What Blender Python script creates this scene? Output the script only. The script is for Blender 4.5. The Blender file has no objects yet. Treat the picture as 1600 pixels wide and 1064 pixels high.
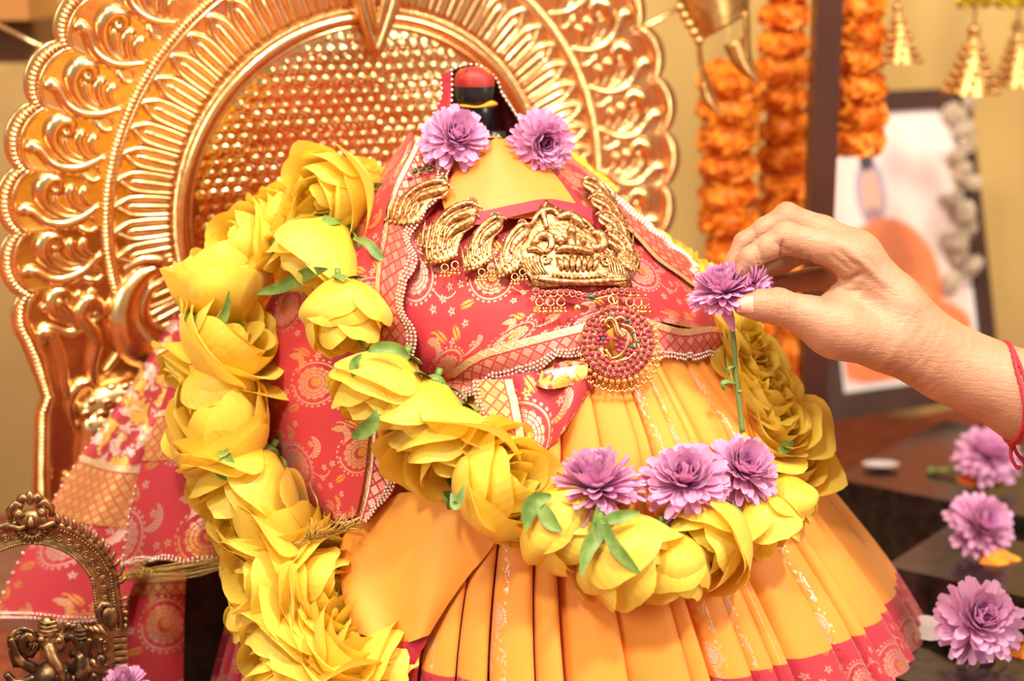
import bpy, bmesh, math, random
import numpy as np
from mathutils import Vector, Matrix
from mathutils.bvhtree import BVHTree

# ------------------------------------------------------------------ camera, world, light
SC = bpy.context.scene
COL = SC.collection
PITCH = math.radians(13.0)
CAM = Vector((0.0, -1.2, 0.59))
LENS = 62.0
FP = 1600 * LENS / 36.0
FWD = Vector((0, math.cos(PITCH), -math.sin(PITCH)))
UPV = Vector((0, math.sin(PITCH), math.cos(PITCH)))
RGT = Vector((1, 0, 0))
cam_d = bpy.data.cameras.new('camera')
cam_d.lens = LENS
cam_d.sensor_width = 36.0
cam_d.clip_start = 0.02
cam_d.dof.use_dof = True
cam_d.dof.focus_distance = 1.19
cam_d.dof.aperture_fstop = 3.6
cam = bpy.data.objects.new('camera', cam_d)
COL.objects.link(cam)
cam.location = CAM
cam.rotation_euler = (math.pi / 2 - PITCH, 0, 0)
SC.camera = cam
SC.view_settings.view_transform = 'Standard'
SC.view_settings.look = 'None'
SC.view_settings.gamma = 1.0
SC.view_settings.use_curve_mapping = False
SC.view_settings.exposure = 0.18

world = bpy.data.worlds.new('hall_light')
SC.world = world
world.use_nodes = True
bg = world.node_tree.nodes['Background']
bg.inputs['Color'].default_value = (1.0, 0.82, 0.62, 1)
bg.inputs['Strength'].default_value = 0.34


def area(name, loc, target, size, energy, color, spread=180):
    d = bpy.data.lights.new(name, 'AREA')
    d.shape = 'RECTANGLE'
    d.size, d.size_y = size
    d.energy = energy
    d.color = color
    d.spread = math.radians(spread)
    o = bpy.data.objects.new(name, d)
    COL.objects.link(o)
    o.location = loc
    o.rotation_euler = (Vector(target) - Vector(loc)).to_track_quat('-Z', 'Y').to_euler()
    return o


area('key_lamp', (0.62, -0.70, 1.75), (-0.05, 0.05, 0.28), (0.15, 0.15), 26, (1.0, 0.90, 0.74))
area('second_lamp', (-0.40, -1.05, 1.70), (0.0, 0.05, 0.28), (0.22, 0.22), 20, (1.0, 0.90, 0.74))
area('added_top_softbox', (-0.3, -0.5, 2.1), (-0.1, 0.1, 0.3), (1.0, 0.5), 24, (1.0, 0.88, 0.70))  # unseen overhead softbox, added to give the gold its highlights
area('added_side_fill', (1.5, -0.7, 0.95), (0.2, 0.1, 0.3), (0.6, 0.8), 16, (1.0, 0.90, 0.76))  # unseen light added to lift the right-hand roses behind the hand
area('added_left_softbox', (-1.6, -1.5, 1.2), (-0.1, 0.1, 0.35), (0.7, 1.0), 17, (1.0, 0.92, 0.80))  # softbox added out of view at the left, more highlights for the gold

# ------------------------------------------------------------------ helpers


def ray(px, py):
    return FWD + RGT * ((px - 800) / FP) - UPV * ((py - 532) / FP)


def PY(px, py, y):
    """point on the world plane Y = y seen at this pixel of the photograph"""
    d = ray(px, py)
    return CAM + d * ((y - CAM.y) / d.y)


def PZ(px, py, z):
    d = ray(px, py)
    return CAM + d * ((z - CAM.z) / d.z)


def mesh_of(name, verts, faces, smooth=True, uv=None):
    me = bpy.data.meshes.new(name)
    me.from_pydata([tuple(v) for v in verts], [], [tuple(f) for f in faces])
    if smooth:
        me.polygons.foreach_set('use_smooth', [True] * len(me.polygons))
    if uv is not None:
        lay = me.uv_layers.new(name='UVMap')
        idx = np.empty(len(me.loops), dtype=np.int32)
        me.loops.foreach_get('vertex_index', idx)
        lay.data.foreach_set('uv', np.asarray(uv, dtype=np.float32)[idx].ravel())
    me.update()
    return me


def obj(name, me, mat, parent=None, loc=None, rot=None, scale=None, kind=None):
    if mat is not None and len(me.materials) == 0:
        me.materials.append(mat)
    o = bpy.data.objects.new(name, me)
    COL.objects.link(o)
    if parent is not None:
        o.parent = parent
    if loc is not None:
        o.location = loc
    if rot is not None:
        o.rotation_euler = rot
    if scale is not None:
        o.scale = scale
    if kind:
        o['kind'] = kind
    return o


def tag(o, label, cat, group=None):
    o['label'] = label
    o['category'] = cat
    if group:
        o['group'] = group
    return o


def thing(name, label, cat, loc=(0, 0, 0), group=None):
    o = bpy.data.objects.new(name, None)
    o.empty_display_size = 0.02
    COL.objects.link(o)
    o.location = loc
    return tag(o, label, cat, group)


def part(name, verts, faces, mat, parent, smooth=True, uv=None, kind=None):
    """world-space geometry hung under an un-rotated Empty"""
    L, q = Vector((0, 0, 0)), parent
    while q is not None:
        L = L + q.location
        q = q.parent
    V = [(v[0] - L[0], v[1] - L[1], v[2] - L[2]) for v in verts]
    return obj(name, mesh_of(name, V, faces, smooth, uv), mat, parent, kind=kind)


class MB:
    """collects simple shapes into one mesh"""

    def __init__(s):
        s.v, s.f = [], []

    def add(s, V, F):
        o = len(s.v)
        s.v.extend([tuple(p) for p in V])
        s.f.extend([tuple(i + o for i in f) for f in F])
        return s

    def tube(s, pts, rad, n=8, flat=1.0, nrm=None, cap=True):
        V, F = tube_geo(pts, rad, n, flat, nrm, cap)
        return s.add(V, F)

    def ball(s, c, r, nu=8, nv=6):
        V, F = ball_geo(c, r, nu, nv)
        return s.add(V, F)

    def box(s, c, h, ax=None):
        c = Vector(c)
        ax = ax or (Vector((1, 0, 0)), Vector((0, 1, 0)), Vector((0, 0, 1)))
        V = [c + ax[0] * (h[0] * i) + ax[1] * (h[1] * j) + ax[2] * (h[2] * k)
             for i in (-1, 1) for j in (-1, 1) for k in (-1, 1)]
        return s.add(V, [(0, 1, 3, 2), (4, 6, 7, 5), (0, 4, 5, 1), (2, 3, 7, 6), (0, 2, 6, 4), (1, 5, 7, 3)])

    def build(s, name, mat, parent=None, smooth=True, kind=None):
        return part(name, s.v, s.f, mat, parent, smooth, kind=kind)

    def mesh(s, name, smooth=True):
        return mesh_of(name, s.v, s.f, smooth)


def ball_geo(c, r, nu=8, nv=6):
    if not hasattr(r, '__len__'):
        r = (r, r, r)
    V = [(c[0], c[1], c[2] + r[2])]
    for j in range(1, nv):
        a = math.pi * j / nv
        for i in range(nu):
            b = 2 * math.pi * i / nu
            V.append((c[0] + r[0] * math.sin(a) * math.cos(b), c[1] + r[1] * math.sin(a) * math.sin(b), c[2] + r[2] * math.cos(a)))
    V.append((c[0], c[1], c[2] - r[2]))
    F = []
    for i in range(nu):
        F.append((0, 1 + i, 1 + (i + 1) % nu))
        e = len(V) - 1
        F.append((e, e - nu + (i + 1) % nu, e - nu + i))
    for j in range(nv - 2):
        for i in range(nu):
            a, b = 1 + j * nu + i, 1 + j * nu + (i + 1) % nu
            F.append((a, a + nu, b + nu, b))
    return V, F


def catmull(P, n):
    """resample a polyline of equal-length tuples with a Catmull-Rom spline, n points"""
    P = np.asarray(P, float)
    m = len(P)
    if m == 2:
        t = np.linspace(0, 1, n)[:, None]
        return P[0] * (1 - t) + P[1] * t
    t = np.linspace(0, m - 1 - 1e-9, n)
    i = t.astype(int)
    f = (t - i)[:, None]
    Q = np.vstack([2 * P[0] - P[1], P, 2 * P[-1] - P[-2]])
    p0, p1, p2, p3 = Q[i], Q[i + 1], Q[i + 2], Q[i + 3]
    return 0.5 * (2 * p1 + (p2 - p0) * f + (2 * p0 - 5 * p1 + 4 * p2 - p3) * f ** 2 + (3 * p1 - p0 - 3 * p2 + p3) * f ** 3)


def tube_geo(pts, rad, n=8, flat=1.0, nrm=None, cap=True):
    pts = [Vector(p) for p in pts]
    m = len(pts)
    if not hasattr(rad, '__len__'):
        rad = [rad] * m
    elif len(rad) != m:
        rad = np.interp(np.linspace(0, 1, m), np.linspace(0, 1, len(rad)), rad)
    V, F = [], []
    up = Vector(nrm) if nrm is not None else None
    prev = None
    for k in range(m):
        t = (pts[min(k + 1, m - 1)] - pts[max(k - 1, 0)])
        if t.length < 1e-12:
            t = Vector((0, 0, 1))
        t.normalize()
        if up is not None:
            a = t.cross(up)
            if a.length < 1e-6:
                a = t.orthogonal()
        elif prev is None:
            a = t.orthogonal()
        else:
            a = prev - t * prev.dot(t)
            if a.length < 1e-9:
                a = t.orthogonal()
        a.normalize()
        prev = a
        b = a.cross(t)
        for i in range(n):
            w = 2 * math.pi * i / n
            V.append(pts[k] + a * (math.cos(w) * rad[k]) + b * (math.sin(w) * rad[k] * flat))
    for k in range(m - 1):
        for i in range(n):
            j = (i + 1) % n
            F.append((k * n + i, k * n + j, (k + 1) * n + j, (k + 1) * n + i))
    if cap:
        F.append(tuple(range(n - 1, -1, -1)))
        F.append(tuple((m - 1) * n + i for i in range(n)))
    return V, F


def grid_faces(nu, nv, wrap=False):
    F = []
    for i in range(nu - 1 if not wrap else nu):
        k = (i + 1) % nu
        for j in range(nv - 1):
            F.append((i * nv + j, k * nv + j, k * nv + j + 1, i * nv + j + 1))
    return F


def vnoise(x, y, seed=0):
    """smooth value noise in numpy"""
    x, y = np.asarray(x, float), np.asarray(y, float)
    xi, yi = np.floor(x).astype(np.int64), np.floor(y).astype(np.int64)
    xf, yf = x - xi, y - yi
    xf, yf = xf * xf * (3 - 2 * xf), yf * yf * (3 - 2 * yf)

    def h(a, b):
        n = (a * 374761393 + b * 668265263 + seed * 974634777) & 0x7fffffff
        n = ((n ^ (n >> 13)) * 1274126177) & 0x7fffffff
        return (n % 100003) / 100003.0
    return (h(xi, yi) * (1 - xf) + h(xi + 1, yi) * xf) * (1 - yf) + (h(xi, yi + 1) * (1 - xf) + h(xi + 1, yi + 1) * xf) * yf


# ------------------------------------------------------------------ materials
NT = None


class X:
    def __init__(s, k):
        s.k = k

    def __add__(s, o): return mth('ADD', s, o)
    __radd__ = __add__
    def __sub__(s, o): return mth('SUBTRACT', s, o)
    def __rsub__(s, o): return mth('SUBTRACT', o, s)
    def __mul__(s, o): return mth('MULTIPLY', s, o)
    __rmul__ = __mul__
    def __truediv__(s, o): return mth('DIVIDE', s, o)


def put(sock, v):
    if isinstance(v, X):
        NT.links.new(v.k, sock)
    elif hasattr(v, '__len__') and len(v) == 3 and len(sock.default_value) == 4:
        sock.default_value = (*v, 1)
    else:
        sock.default_value = v


def mth(op, *a):
    n = NT.nodes.new('ShaderNodeMath')
    n.operation = op
    for i, v in enumerate(a):
        put(n.inputs[i], v)
    return X(n.outputs[0])


def sstep(x, a, b):
    n = NT.nodes.new('ShaderNodeMapRange')
    n.interpolation_type = 'SMOOTHSTEP'
    put(n.inputs['Value'], x)
    n.inputs['From Min'].default_value = a
    n.inputs['From Max'].default_value = b
    return X(n.outputs[0])


def mx(*a):
    r = a[0]
    for v in a[1:]:
        r = mth('MAXIMUM', r, v)
    return r


def mn(a, b): return mth('MINIMUM', a, b)
def hyp(x, y): return mth('SQRT', x * x + y * y)


def mixc(f, a, b):
    n = NT.nodes.new('ShaderNodeMix')
    n.data_type = 'RGBA'
    put(n.inputs[0], f)
    put(n.inputs[6], a)
    put(n.inputs[7], b)
    return X(n.outputs[2])


def noise(scale, detail=2.0, vec=None, rough=0.5):
    n = NT.nodes.new('ShaderNodeTexNoise')
    n.inputs['Scale'].default_value = scale
    n.inputs['Detail'].default_value = detail
    n.inputs['Roughness'].default_value = rough
    if vec is not None:
        NT.links.new(vec.k, n.inputs['Vector'])
    return X(n.outputs[0])


def objco():
    n = NT.nodes.new('ShaderNodeTexCoord')
    return X(n.outputs['Object'])


def uvxy():
    n = NT.nodes.new('ShaderNodeUVMap')
    s = NT.nodes.new('ShaderNodeSeparateXYZ')
    NT.links.new(n.outputs[0], s.inputs[0])
    return X(s.outputs[0]), X(s.outputs[1])


def objxyz():
    s = NT.nodes.new('ShaderNodeSeparateXYZ')
    NT.links.new(objco().k, s.inputs[0])
    return X(s.outputs[0]), X(s.outputs[1]), X(s.outputs[2])


def new_mat(name, color=(.8, .8, .8), rough=.5, metal=0.0, **kw):
    global NT
    m = bpy.data.materials.new(name)
    m.use_nodes = True
    NT = m.node_tree
    b = NT.nodes['Principled BSDF']
    b.inputs['Base Color'].default_value = (*color, 1)
    b.inputs['Roughness'].default_value = rough
    b.inputs['Metallic'].default_value = metal
    for k, v in kw.items():
        put(b.inputs[k.replace('_', ' ')], v)
    return m, b


def bump(b, h, strength=.3, dist=.001):
    n = NT.nodes.new('ShaderNodeBump')
    n.inputs['Strength'].default_value = strength
    n.inputs['Distance'].default_value = dist
    put(n.inputs['Height'], h)
    NT.links.new(n.outputs[0], b.inputs['Normal'])


def varied(name, c1, c2, rough=.5, metal=0, scale=40, detail=3, bstr=0, bdist=.001, lo=.35, hi=.65, **kw):
    m, b = new_mat(name, c1, rough, metal, **kw)
    f = noise(scale, detail, objco())
    put(b.inputs['Base Color'], mixc(sstep(f, lo, hi), c1, c2))
    if bstr:
        bump(b, f, bstr, bdist)
    return m


MAT = {}
MAT['gold_plate'] = varied('gilded_sheet', (1.0, .70, .36), (.94, .58, .26), .24, 1.0, 160, 4, .12, .0006)
MAT['gold_hammer'] = varied('gilded_hammered', (1.0, .72, .36), (.96, .62, .26), .2, 1.0, 90, 3, .1, .0006)
MAT['gold_jewel'] = varied('antique_gold', (.86, .52, .26), (.44, .20, .08), .38, 1.0, 380, 4, 1.0, .0009, .36, .56)
MAT['gold_bead'] = varied('bead_gold', (.95, .58, .26), (.85, .46, .18), .28, 1.0, 200)
MAT['bronze'] = varied('aged_bronze', (.42, .24, .10), (.20, .11, .05), .38, .9, 220, 4, .5, .0006)
MAT['bronze_dark'] = varied('dark_bronze', (.10, .055, .03), (.48, .29, .12), .33, .9, 90, 4, .5, .0006, .52, .7)
MAT['foil'] = varied('gold_foil', (.68, .39, .15), (.48, .25, .08), .46, 1.0, 90)
MAT['ruby'] = new_mat('ruby', (.36, .012, .06), .1, 0, Coat_Weight=.6)[0]
MAT['emerald'] = new_mat('emerald', (.01, .10, .045), .1, 0, Coat_Weight=.6)[0]
MAT['crystal'] = new_mat('crystal_stone', (.95, .80, .70), .12, .75)[0]
MAT['black_stone'] = varied('black_stone', (.008, .008, .009), (.016, .014, .014), .24, 0, 60)
MAT['powder'] = varied('vermilion_powder', (.62, .06, .01), (.80, .26, .02), .9, 0, 60, 3, .4, .001)
MAT['rose_leaf'] = varied('rose_sepal_green', (.10, .19, .03), (.20, .30, .06), .45, 0, 90, 2)
MAT['stem'] = varied('stem_green', (.18, .26, .07), (.10, .17, .04), .5, 0, 120)
MAT['dark_wood'] = varied('dark_varnished_wood', (.042, .012, .008), (.062, .020, .012), .35, 0, 9, 4)
MAT['brown_wood'] = varied('brown_wood', (.30, .12, .035), (.20, .07, .02), .4, 0, 6, 4)
MAT['thread'] = varied('red_cotton_thread', (.55, .03, .05), (.36, .015, .03), .7, 0, 900, 2, .5, .0005)
MAT['nail'] = new_mat('fingernail', (.72, .40, .29), .25, 0, Coat_Weight=.3)[0]
MAT['straw'] = varied('dry_straw', (.62, .42, .10), (.45, .30, .07), .6, 0, 300)


def petal_mat(name, c_a, c_b, c_c, trans=.25, scale=22):
    """petal: colour runs from base (uv v=0) to rim (v=1), thin and slightly translucent"""
    m, b = new_mat(name, c_a, .5)
    u, v = uvxy()
    f = noise(scale, 3, objco())
    c = mixc(sstep(v, .05, .75), c_a, c_b)
    c = mixc(sstep(f, .5, .8) * .6, c, c_c)
    put(b.inputs['Base Color'], c)
    b.inputs['Sheen Weight'].default_value = .15
    veins = mth('SINE', u * 60.0)
    bump(b, veins * .5 + f, .12, .0008)
    t = NT.nodes.new('ShaderNodeBsdfTranslucent')
    put(t.inputs['Color'], mixc(.45, c, c_a))
    mxs = NT.nodes.new('ShaderNodeMixShader')
    mxs.inputs[0].default_value = trans
    out = NT.nodes['Material Output']
    NT.links.new(b.outputs[0], mxs.inputs[1])
    NT.links.new(t.outputs[0], mxs.inputs[2])
    NT.links.new(mxs.outputs[0], out.inputs[0])
    return m


MAT['rose'] = petal_mat('yellow_rose_petal', (.92, .60, .03), (.95, .74, .09), (.96, .82, .24), .36, 14)
MAT['mum'] = petal_mat('lilac_petal', (.60, .18, .46), (.80, .40, .66), (.88, .58, .76), .3, 60)
MAT['mum_core'] = petal_mat('purple_petal', (.46, .11, .38), (.68, .28, .57), (.76, .38, .64), .28, 60)
MAT['marigold'] = petal_mat('marigold_petal', (.90, .23, .006), (.95, .35, .012), (.96, .45, .03), .25, 40)
MAT['pompon'] = petal_mat('yellow_pompon_petal', (.55, .38, .005), (.70, .52, .01), (.75, .58, .04), .2, 40)


def motif_field(u, v, T):
    """woven flower medallions, sprigs and curled leaves on a half-drop tile of T metres; returns (silver, gold) masks"""
    x, y = u / T, v / T
    row = mth('FLOOR', y)
    x = x + mth('MODULO', mth('ABSOLUTE', row), 2.0) * .5
    fx, fy = mth('FRACT', x) - .5, mth('FRACT', y) - .5

    def at(cx, cy):
        dx, dy = fx - cx, fy - cy
        return dx, dy, hyp(dx, dy), mth('ARCTAN2', dy, dx)

    def band(r, a, w, s=.008):
        return 1.0 - sstep(mth('ABSOLUTE', r - a), w - s, w + s)

    def disc(r, a, s=.012):
        return 1.0 - sstep(r, a - s, a + s)
    # fan flower medallion
    dx, dy, r, th = at(-.06, .07)
    lob = r + mth('COSINE', th * 14.0) * .012
    fan = disc(lob, .205) * (1.0 - disc(r, .075))
    gaps = sstep(mth('ABSOLUTE', mth('SINE', th * 7.0)), .06, .22)
    rings = sstep(mth('ABSOLUTE', mth('SINE', r * 75.0)), .15, .4)
    fan = fan * gaps * rings
    ring = band(r, .262, .010) * sstep(th, -2.6, -2.3)
    silver = mx(fan, ring)
    gold = disc(hyp(dx - .02, dy + .01), .055)
    # curled serrated leaf
    dx, dy, r, th = at(.26, -.14)
    leafw = mth('SINE', mn(mx(th + 1.2, 0.0) * .95, 3.14)) * .052
    serr = sstep(mth('ABSOLUTE', mth('SINE', th * 11.0 + r * 50.0)), .2, .4)
    leaf = (1.0 - sstep(mth('ABSOLUTE', r - .135) - leafw, -.008, .008)) * serr * sstep(leafw, .008, .014)
    silver = mx(silver, leaf)
    dot = band(hyp(fx + .06, fy - .07), .298, .011) * sstep(mth('COSINE', mth('ARCTAN2', fy - .07, fx + .06) * 26.0), -.2, .2)
    silver = mx(silver, dot)
    # second, feathered leaf
    dx, dy, r, th = at(-.33, -.20)
    lw2 = mth('SINE', mn(mx(th + 2.4, 0.0) * .9, 3.14)) * .040
    serr2 = sstep(mth('ABSOLUTE', mth('SINE', th * 13.0 - r * 60.0)), .25, .45)
    silver = mx(silver, (1.0 - sstep(mth('ABSOLUTE', r - .115) - lw2, -.007, .007)) * serr2 * sstep(lw2, .008, .014))
    # sprig of five-petalled flowers
    for (cx, cy) in ((.33, .30), (.20, .40), (.42, .17), (.44, .42), (-.02, -.28), (.30, -.16), (.12, -.44), (-.44, .14)):
        dx, dy, r, th = at(cx, cy)
        fl = disc(r + mth('COSINE', th * 5.0) * .012, .034) * sstep(r, .006, .015)
        silver = mx(silver, fl)
    # scroll stems
    dx, dy, r, th = at(.36, .12)
    silver = mx(silver, band(r, .17, .007) * sstep(th, .4, .7) * (1.0 - sstep(th, 2.4, 2.7)))
    dx, dy, r, th = at(-.30, -.33)
    spiral = band(r, .06, .009) * sstep(th, -2.2, -1.9)
    gold = mx(gold, spiral)
    # almond leaves
    for (cx, cy, ca, sa) in ((-.18, -.34, .8, .6), (.02, -.36, .5, .86), (-.36, .36, .94, -.34)):
        dx, dy, r, th = at(cx, cy)
        p, q = dx * ca + dy * sa, dy * ca - dx * sa
        e = hyp(p / 2.1, q)
        lf = disc(e + mth('COSINE', p * 120.0) * .003, .038) * sstep(mth('ABSOLUTE', q), .003, .010)
        gold = mx(gold, lf)
    return silver, gold


def weave(u, v):
    return mth('SINE', (u + v) * 6500.0) * .5 + .5


def brocade(name, red=(.50, .020, .028), T=.056, gold_amt=.5, red2=None):
    m, b = new_mat(name, red, .6)
    u, v = uvxy()
    s, g = motif_field(u, v, T)
    w = weave(u, v)
    spark = noise(1500, 1, objco())
    thr = sstep(spark, .28, .46)
    big = sstep(noise(14, 1, objco()), .45, .6)
    silver_c = mixc(big * gold_amt, (.86, .50, .40), (.80, .38, .10))
    base = mixc(w * .35, red, red2 or (red[0] * 1.25, red[1] * 1.8, red[2] * 1.8))
    c = mixc(s * thr, base, silver_c)
    c = mixc(g * thr, c, (.82, .40, .08))
    put(b.inputs['Base Color'], c)
    met = mx(s, g) * thr
    put(b.inputs['Metallic'], met * .75)
    put(b.inputs['Roughness'], .62 - met * .28)
    b.inputs['Sheen Weight'].default_value = .12
    bump(b, w * .35 + mx(s, g) * .8 + spark * .5, .35, .0006)
    return m


def lattice(name, c1=(.80, .40, .28), c2=(.50, .07, .08), line=(.42, .03, .03), gold=(.82, .44, .16), cell=.0092, band=.26):
    """woven zari border: uv.x metres along, uv.y metres across; gold stripe at the inner side, then a diamond trellis"""
    m, b = new_mat(name, c1, .5)
    u, v = uvxy()
    p, q = (u + v) / cell, (u - v) / cell
    fp, fq = mth('FRACT', p), mth('FRACT', q)
    edge = mn(mn(fp, 1.0 - fp), mn(fq, 1.0 - fq))
    ln = 1.0 - sstep(edge, .06, .13)
    chk = mth('MODULO', mth('ABSOLUTE', mth('FLOOR', p) + mth('FLOOR', q)), 2.0)
    cr = hyp(fp - .5, fq - .5)
    dia = sstep(mth('ABSOLUTE', mth('SINE', cr * 24.0)), .3, .6)
    hatch = sstep(mth('SINE', u * 5200.0), -.3, .3)
    fill = mixc(chk, mixc(dia, c2, c1), mixc(hatch, c2, (c1[0], c1[1] * .75, c1[2] * .75)))
    c = mixc(ln, fill, line)
    stripe = 1.0 - sstep(v, .0050, .0056)
    sep = (1.0 - sstep(mth('ABSOLUTE', v - .0058), .0004, .0008))
    spark = noise(1600, 1, objco())
    c = mixc(stripe, c, mixc(sstep(spark, .35, .6), gold, (.92, .62, .40)))
    c = mixc(sep, c, line)
    put(b.inputs['Base Color'], c)
    met = mx(stripe, (1.0 - ln) * .8)
    put(b.inputs['Metallic'], met * .7)
    put(b.inputs['Roughness'], .6 - met * .26)
    bump(b, (1.0 - ln) * .6 + spark * .7 + hatch * .2, .4, .0006)
    return m


MAT['shawl'] = brocade('red_brocade')
MAT['shawl_gold'] = brocade('red_gold_brocade', (.46, .02, .03), .075, 1.0)
MAT['border'] = lattice('zari_border')
MAT['border_gold'] = lattice('zari_border_gold', (.86, .46, .16), (.62, .22, .07), (.45, .10, .04), (.9, .52, .2))
MAT['crimson'] = varied('crimson_silk', (.45, .018, .04), (.36, .012, .03), .55, 0, 200, 2, .1, .0005)
MAT['veil'] = varied('dark_red_velvet', (.16, .012, .012), (.10, .006, .008), .6, 0, 60)
MAT['yellow_silk'] = varied('yellow_silk', (.82, .27, .045), (.78, .24, .038), .5, 0, 9, 2, .05, .001)


def skirt_mat():
    """orange silk; uv.x = pleat number, uv.y = metres above the hem; crimson border with woven motifs, silver sprigs on a few pleats"""
    m, b = new_mat('orange_pleated_silk', (.86, .36, .04), .6)
    u, v = uvxy()
    x = u * .030
    s, g = motif_field(x, v + .013, .058)
    brd = 1.0 - sstep(v, .1085, .1095)
    spark = noise(1500, 1, objco())
    thr = sstep(spark, .3, .5)
    pid = mth('FLOOR', u)
    pf = mth('FRACT', u)
    pick = sstep(mth('FRACT', mth('SINE', pid * 12.9898) * 43758.5453), 0.80, .81)
    strip = pick * (1.0 - sstep(mth('ABSOLUTE', pf - .34), .17, .19))
    s2, g2_ = motif_field(pf * .030 + pid * .0137, v, .027)
    spr = strip * mx(s2, g2_) * sstep(spark, .25, .42)
    ln = (1.0 - sstep(mth('ABSOLUTE', pf - .62), .008, .016)) * sstep(mth('FRACT', mth('SINE', pid * 7.13) * 437.5), .82, .83)
    orange = mixc(sstep(noise(7, 2, objco()), .35, .65), (.86, .32, .030), (.82, .28, .025))
    c = mixc(mx(spr, ln * thr), orange, (.85, .66, .52))
    red = mixc(weave(x, v) * .3, (.42, .012, .03), (.55, .03, .06))
    rc = mixc(s * thr, red, (.74, .34, .24))
    rc = mixc(g * thr, rc, (.70, .30, .07))
    b2 = 1.0 - sstep(v, .014, .016)
    rc = mixc(b2 * thr, rc, (.78, .42, .14))
    c = mixc(brd, c, rc)
    put(b.inputs['Base Color'], c)
    met = mx(mx(spr, ln * thr), brd * mx(s, g, b2) * thr)
    put(b.inputs['Metallic'], met * .7)
    put(b.inputs['Roughness'], .62 - met * .25)
    b.inputs['Sheen Weight'].default_value = .2
    bump(b, met * .6 + spark * .15 * met, .3, .0005)
    return m


MAT['skirt'] = skirt_mat()
MAT['orange_silk'] = varied('orange_silk', (.86, .34, .035), (.84, .31, .03), .58, 0, 9, 2, .04, .001, Sheen_Weight=.2)


def skin_mat():
    m, b = new_mat('skin', (.62, .33, .20), .48)
    co = objco()
    big = noise(22, 3, co)
    fine = noise(260, 3, co, .6)
    c = mixc(sstep(big, .35, .68), (.44, .21, .118), (.53, .27, .165))
    c = mixc(sstep(fine, .55, .8) * .35, c, (.36, .15, .085))
    put(b.inputs['Base Color'], c)
    b.inputs['Subsurface Weight'].default_value = .22
    b.inputs['Subsurface Radius'].default_value = (.008, .003, .0015)
    b.inputs['Subsurface Scale'].default_value = .6
    # fine creases running across the wrist and the back of the hand
    mp = NT.nodes.new('ShaderNodeMapping')
    mp.inputs['Rotation'].default_value = (0, math.radians(-35), 0)
    mp.inputs['Scale'].default_value = (40, 60, 210)
    NT.links.new(co.k, mp.inputs[0])
    w = noise(2.2, 3, X(mp.outputs[0]), .6)
    vo = NT.nodes.new('ShaderNodeTexVoronoi')
    vo.feature = 'DISTANCE_TO_EDGE'
    vo.inputs['Scale'].default_value = 420
    NT.links.new(co.k, vo.inputs['Vector'])
    cr = sstep(X(vo.outputs[0]), 0.0, .12)
    bump(b, w * .9 + cr * .2 + fine * .25, .42, .0016)
    return m


MAT['skin'] = skin_mat()
# ------------------------------------------------------------------ the setting
def struct(name, mb, mat, label=None, smooth=False):
    o = mb.build(name, mat, None, smooth)
    o['kind'] = 'structure'
    if label:
        o['label'] = label
    return o


def curtain_mat():
    m, b = new_mat('cream_gold_curtain', (.72, .50, .19), .8)
    f = noise(3.0, 2, objco())
    put(b.inputs['Base Color'], mixc(sstep(f, .35, .65), (.46, .29, .085), (.56, .37, .12)))
    b.inputs['Sheen Weight'].default_value = .2
    return m


MAT['curtain'] = curtain_mat()
MAT['plaster'] = varied('warm_plaster', (.40, .25, .085), (.34, .20, .065), .8, 0, 4, 3)
MAT['mat_red'] = varied('red_floor_mat', (.20, .035, .015), (.30, .07, .02), .8, 0, 60, 3, .4, .002)
MAT['granite'] = varied('black_granite', (.009, .007, .006), (.022, .016, .011), .2, 0, 90, 5, .25, .0012)

mb = MB()
mb.box((0.0, 0.3, -.01), (2.2, 1.6, .01))
struct('floor', mb, MAT['mat_red'], 'dull red mat dusted with orange powder under the altar')

# draped curtain that closes the view behind the altar, with soft vertical folds
V, nx = [], 260
for i in range(nx):
    x = -1.8 + 3.6 * i / (nx - 1)
    dep = 0.98 + .022 * math.sin(x * 21 + 1.3 * math.sin(x * 5)) + .012 * math.sin(x * 47)
    for z in (-.02, 0.5, 1.0, 1.9):
        V.append((x, dep + .01 * math.sin(x * 9 + z * 2), z))
o = part('wall_back', V, grid_faces(nx, 4), MAT['curtain'], None)
o['kind'] = 'structure'
o['label'] = 'cream and gold curtain hanging in soft folds behind the altar'

# wooden cabinet behind the halo, upper left
cab = thing('wall_cabinet', 'brown wooden wall cabinet behind the left edge of the golden halo', 'cabinet', PY(-30, 60, .62))
mb = MB()
p = PY(-40, 66, .66)
mb.box(p + Vector((0, .06, 0)), (.06, .05, .022)).build('back_panel', varied('dark_oak', (.20, .08, .02), (.15, .055, .015), .5, 0, 7, 4), cab, False)  # oak in a darker brown than the shelf board
mb = MB()
p = PY(-40, 8, .60)
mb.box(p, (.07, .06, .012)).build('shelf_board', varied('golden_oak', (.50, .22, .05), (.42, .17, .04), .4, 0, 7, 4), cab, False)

# tan board wall left of the altar
p = PY(-10, 118, .55)
mb = MB()
mb.box((p.x - .25, .56, p.z / 2), (.36, .01, p.z / 2))
struct('wall_left', mb, MAT['plaster'], 'tan wall panel left of the golden halo')

# wooden altar plank, far left
mb = MB()
p = PY(-40, 900, .34)
mb.box(p, (.10, .10, .012)).box(p + Vector((-.02, .03, -.03)), (.09, .08, .02))
tag(mb.build('altar_plank', varied('pinkish_plank', (.30, .12, .08), (.22, .08, .05), .5, 0, 8), None, False), 'dull pink-brown plank behind the little bronze arch', 'plank')

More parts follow.
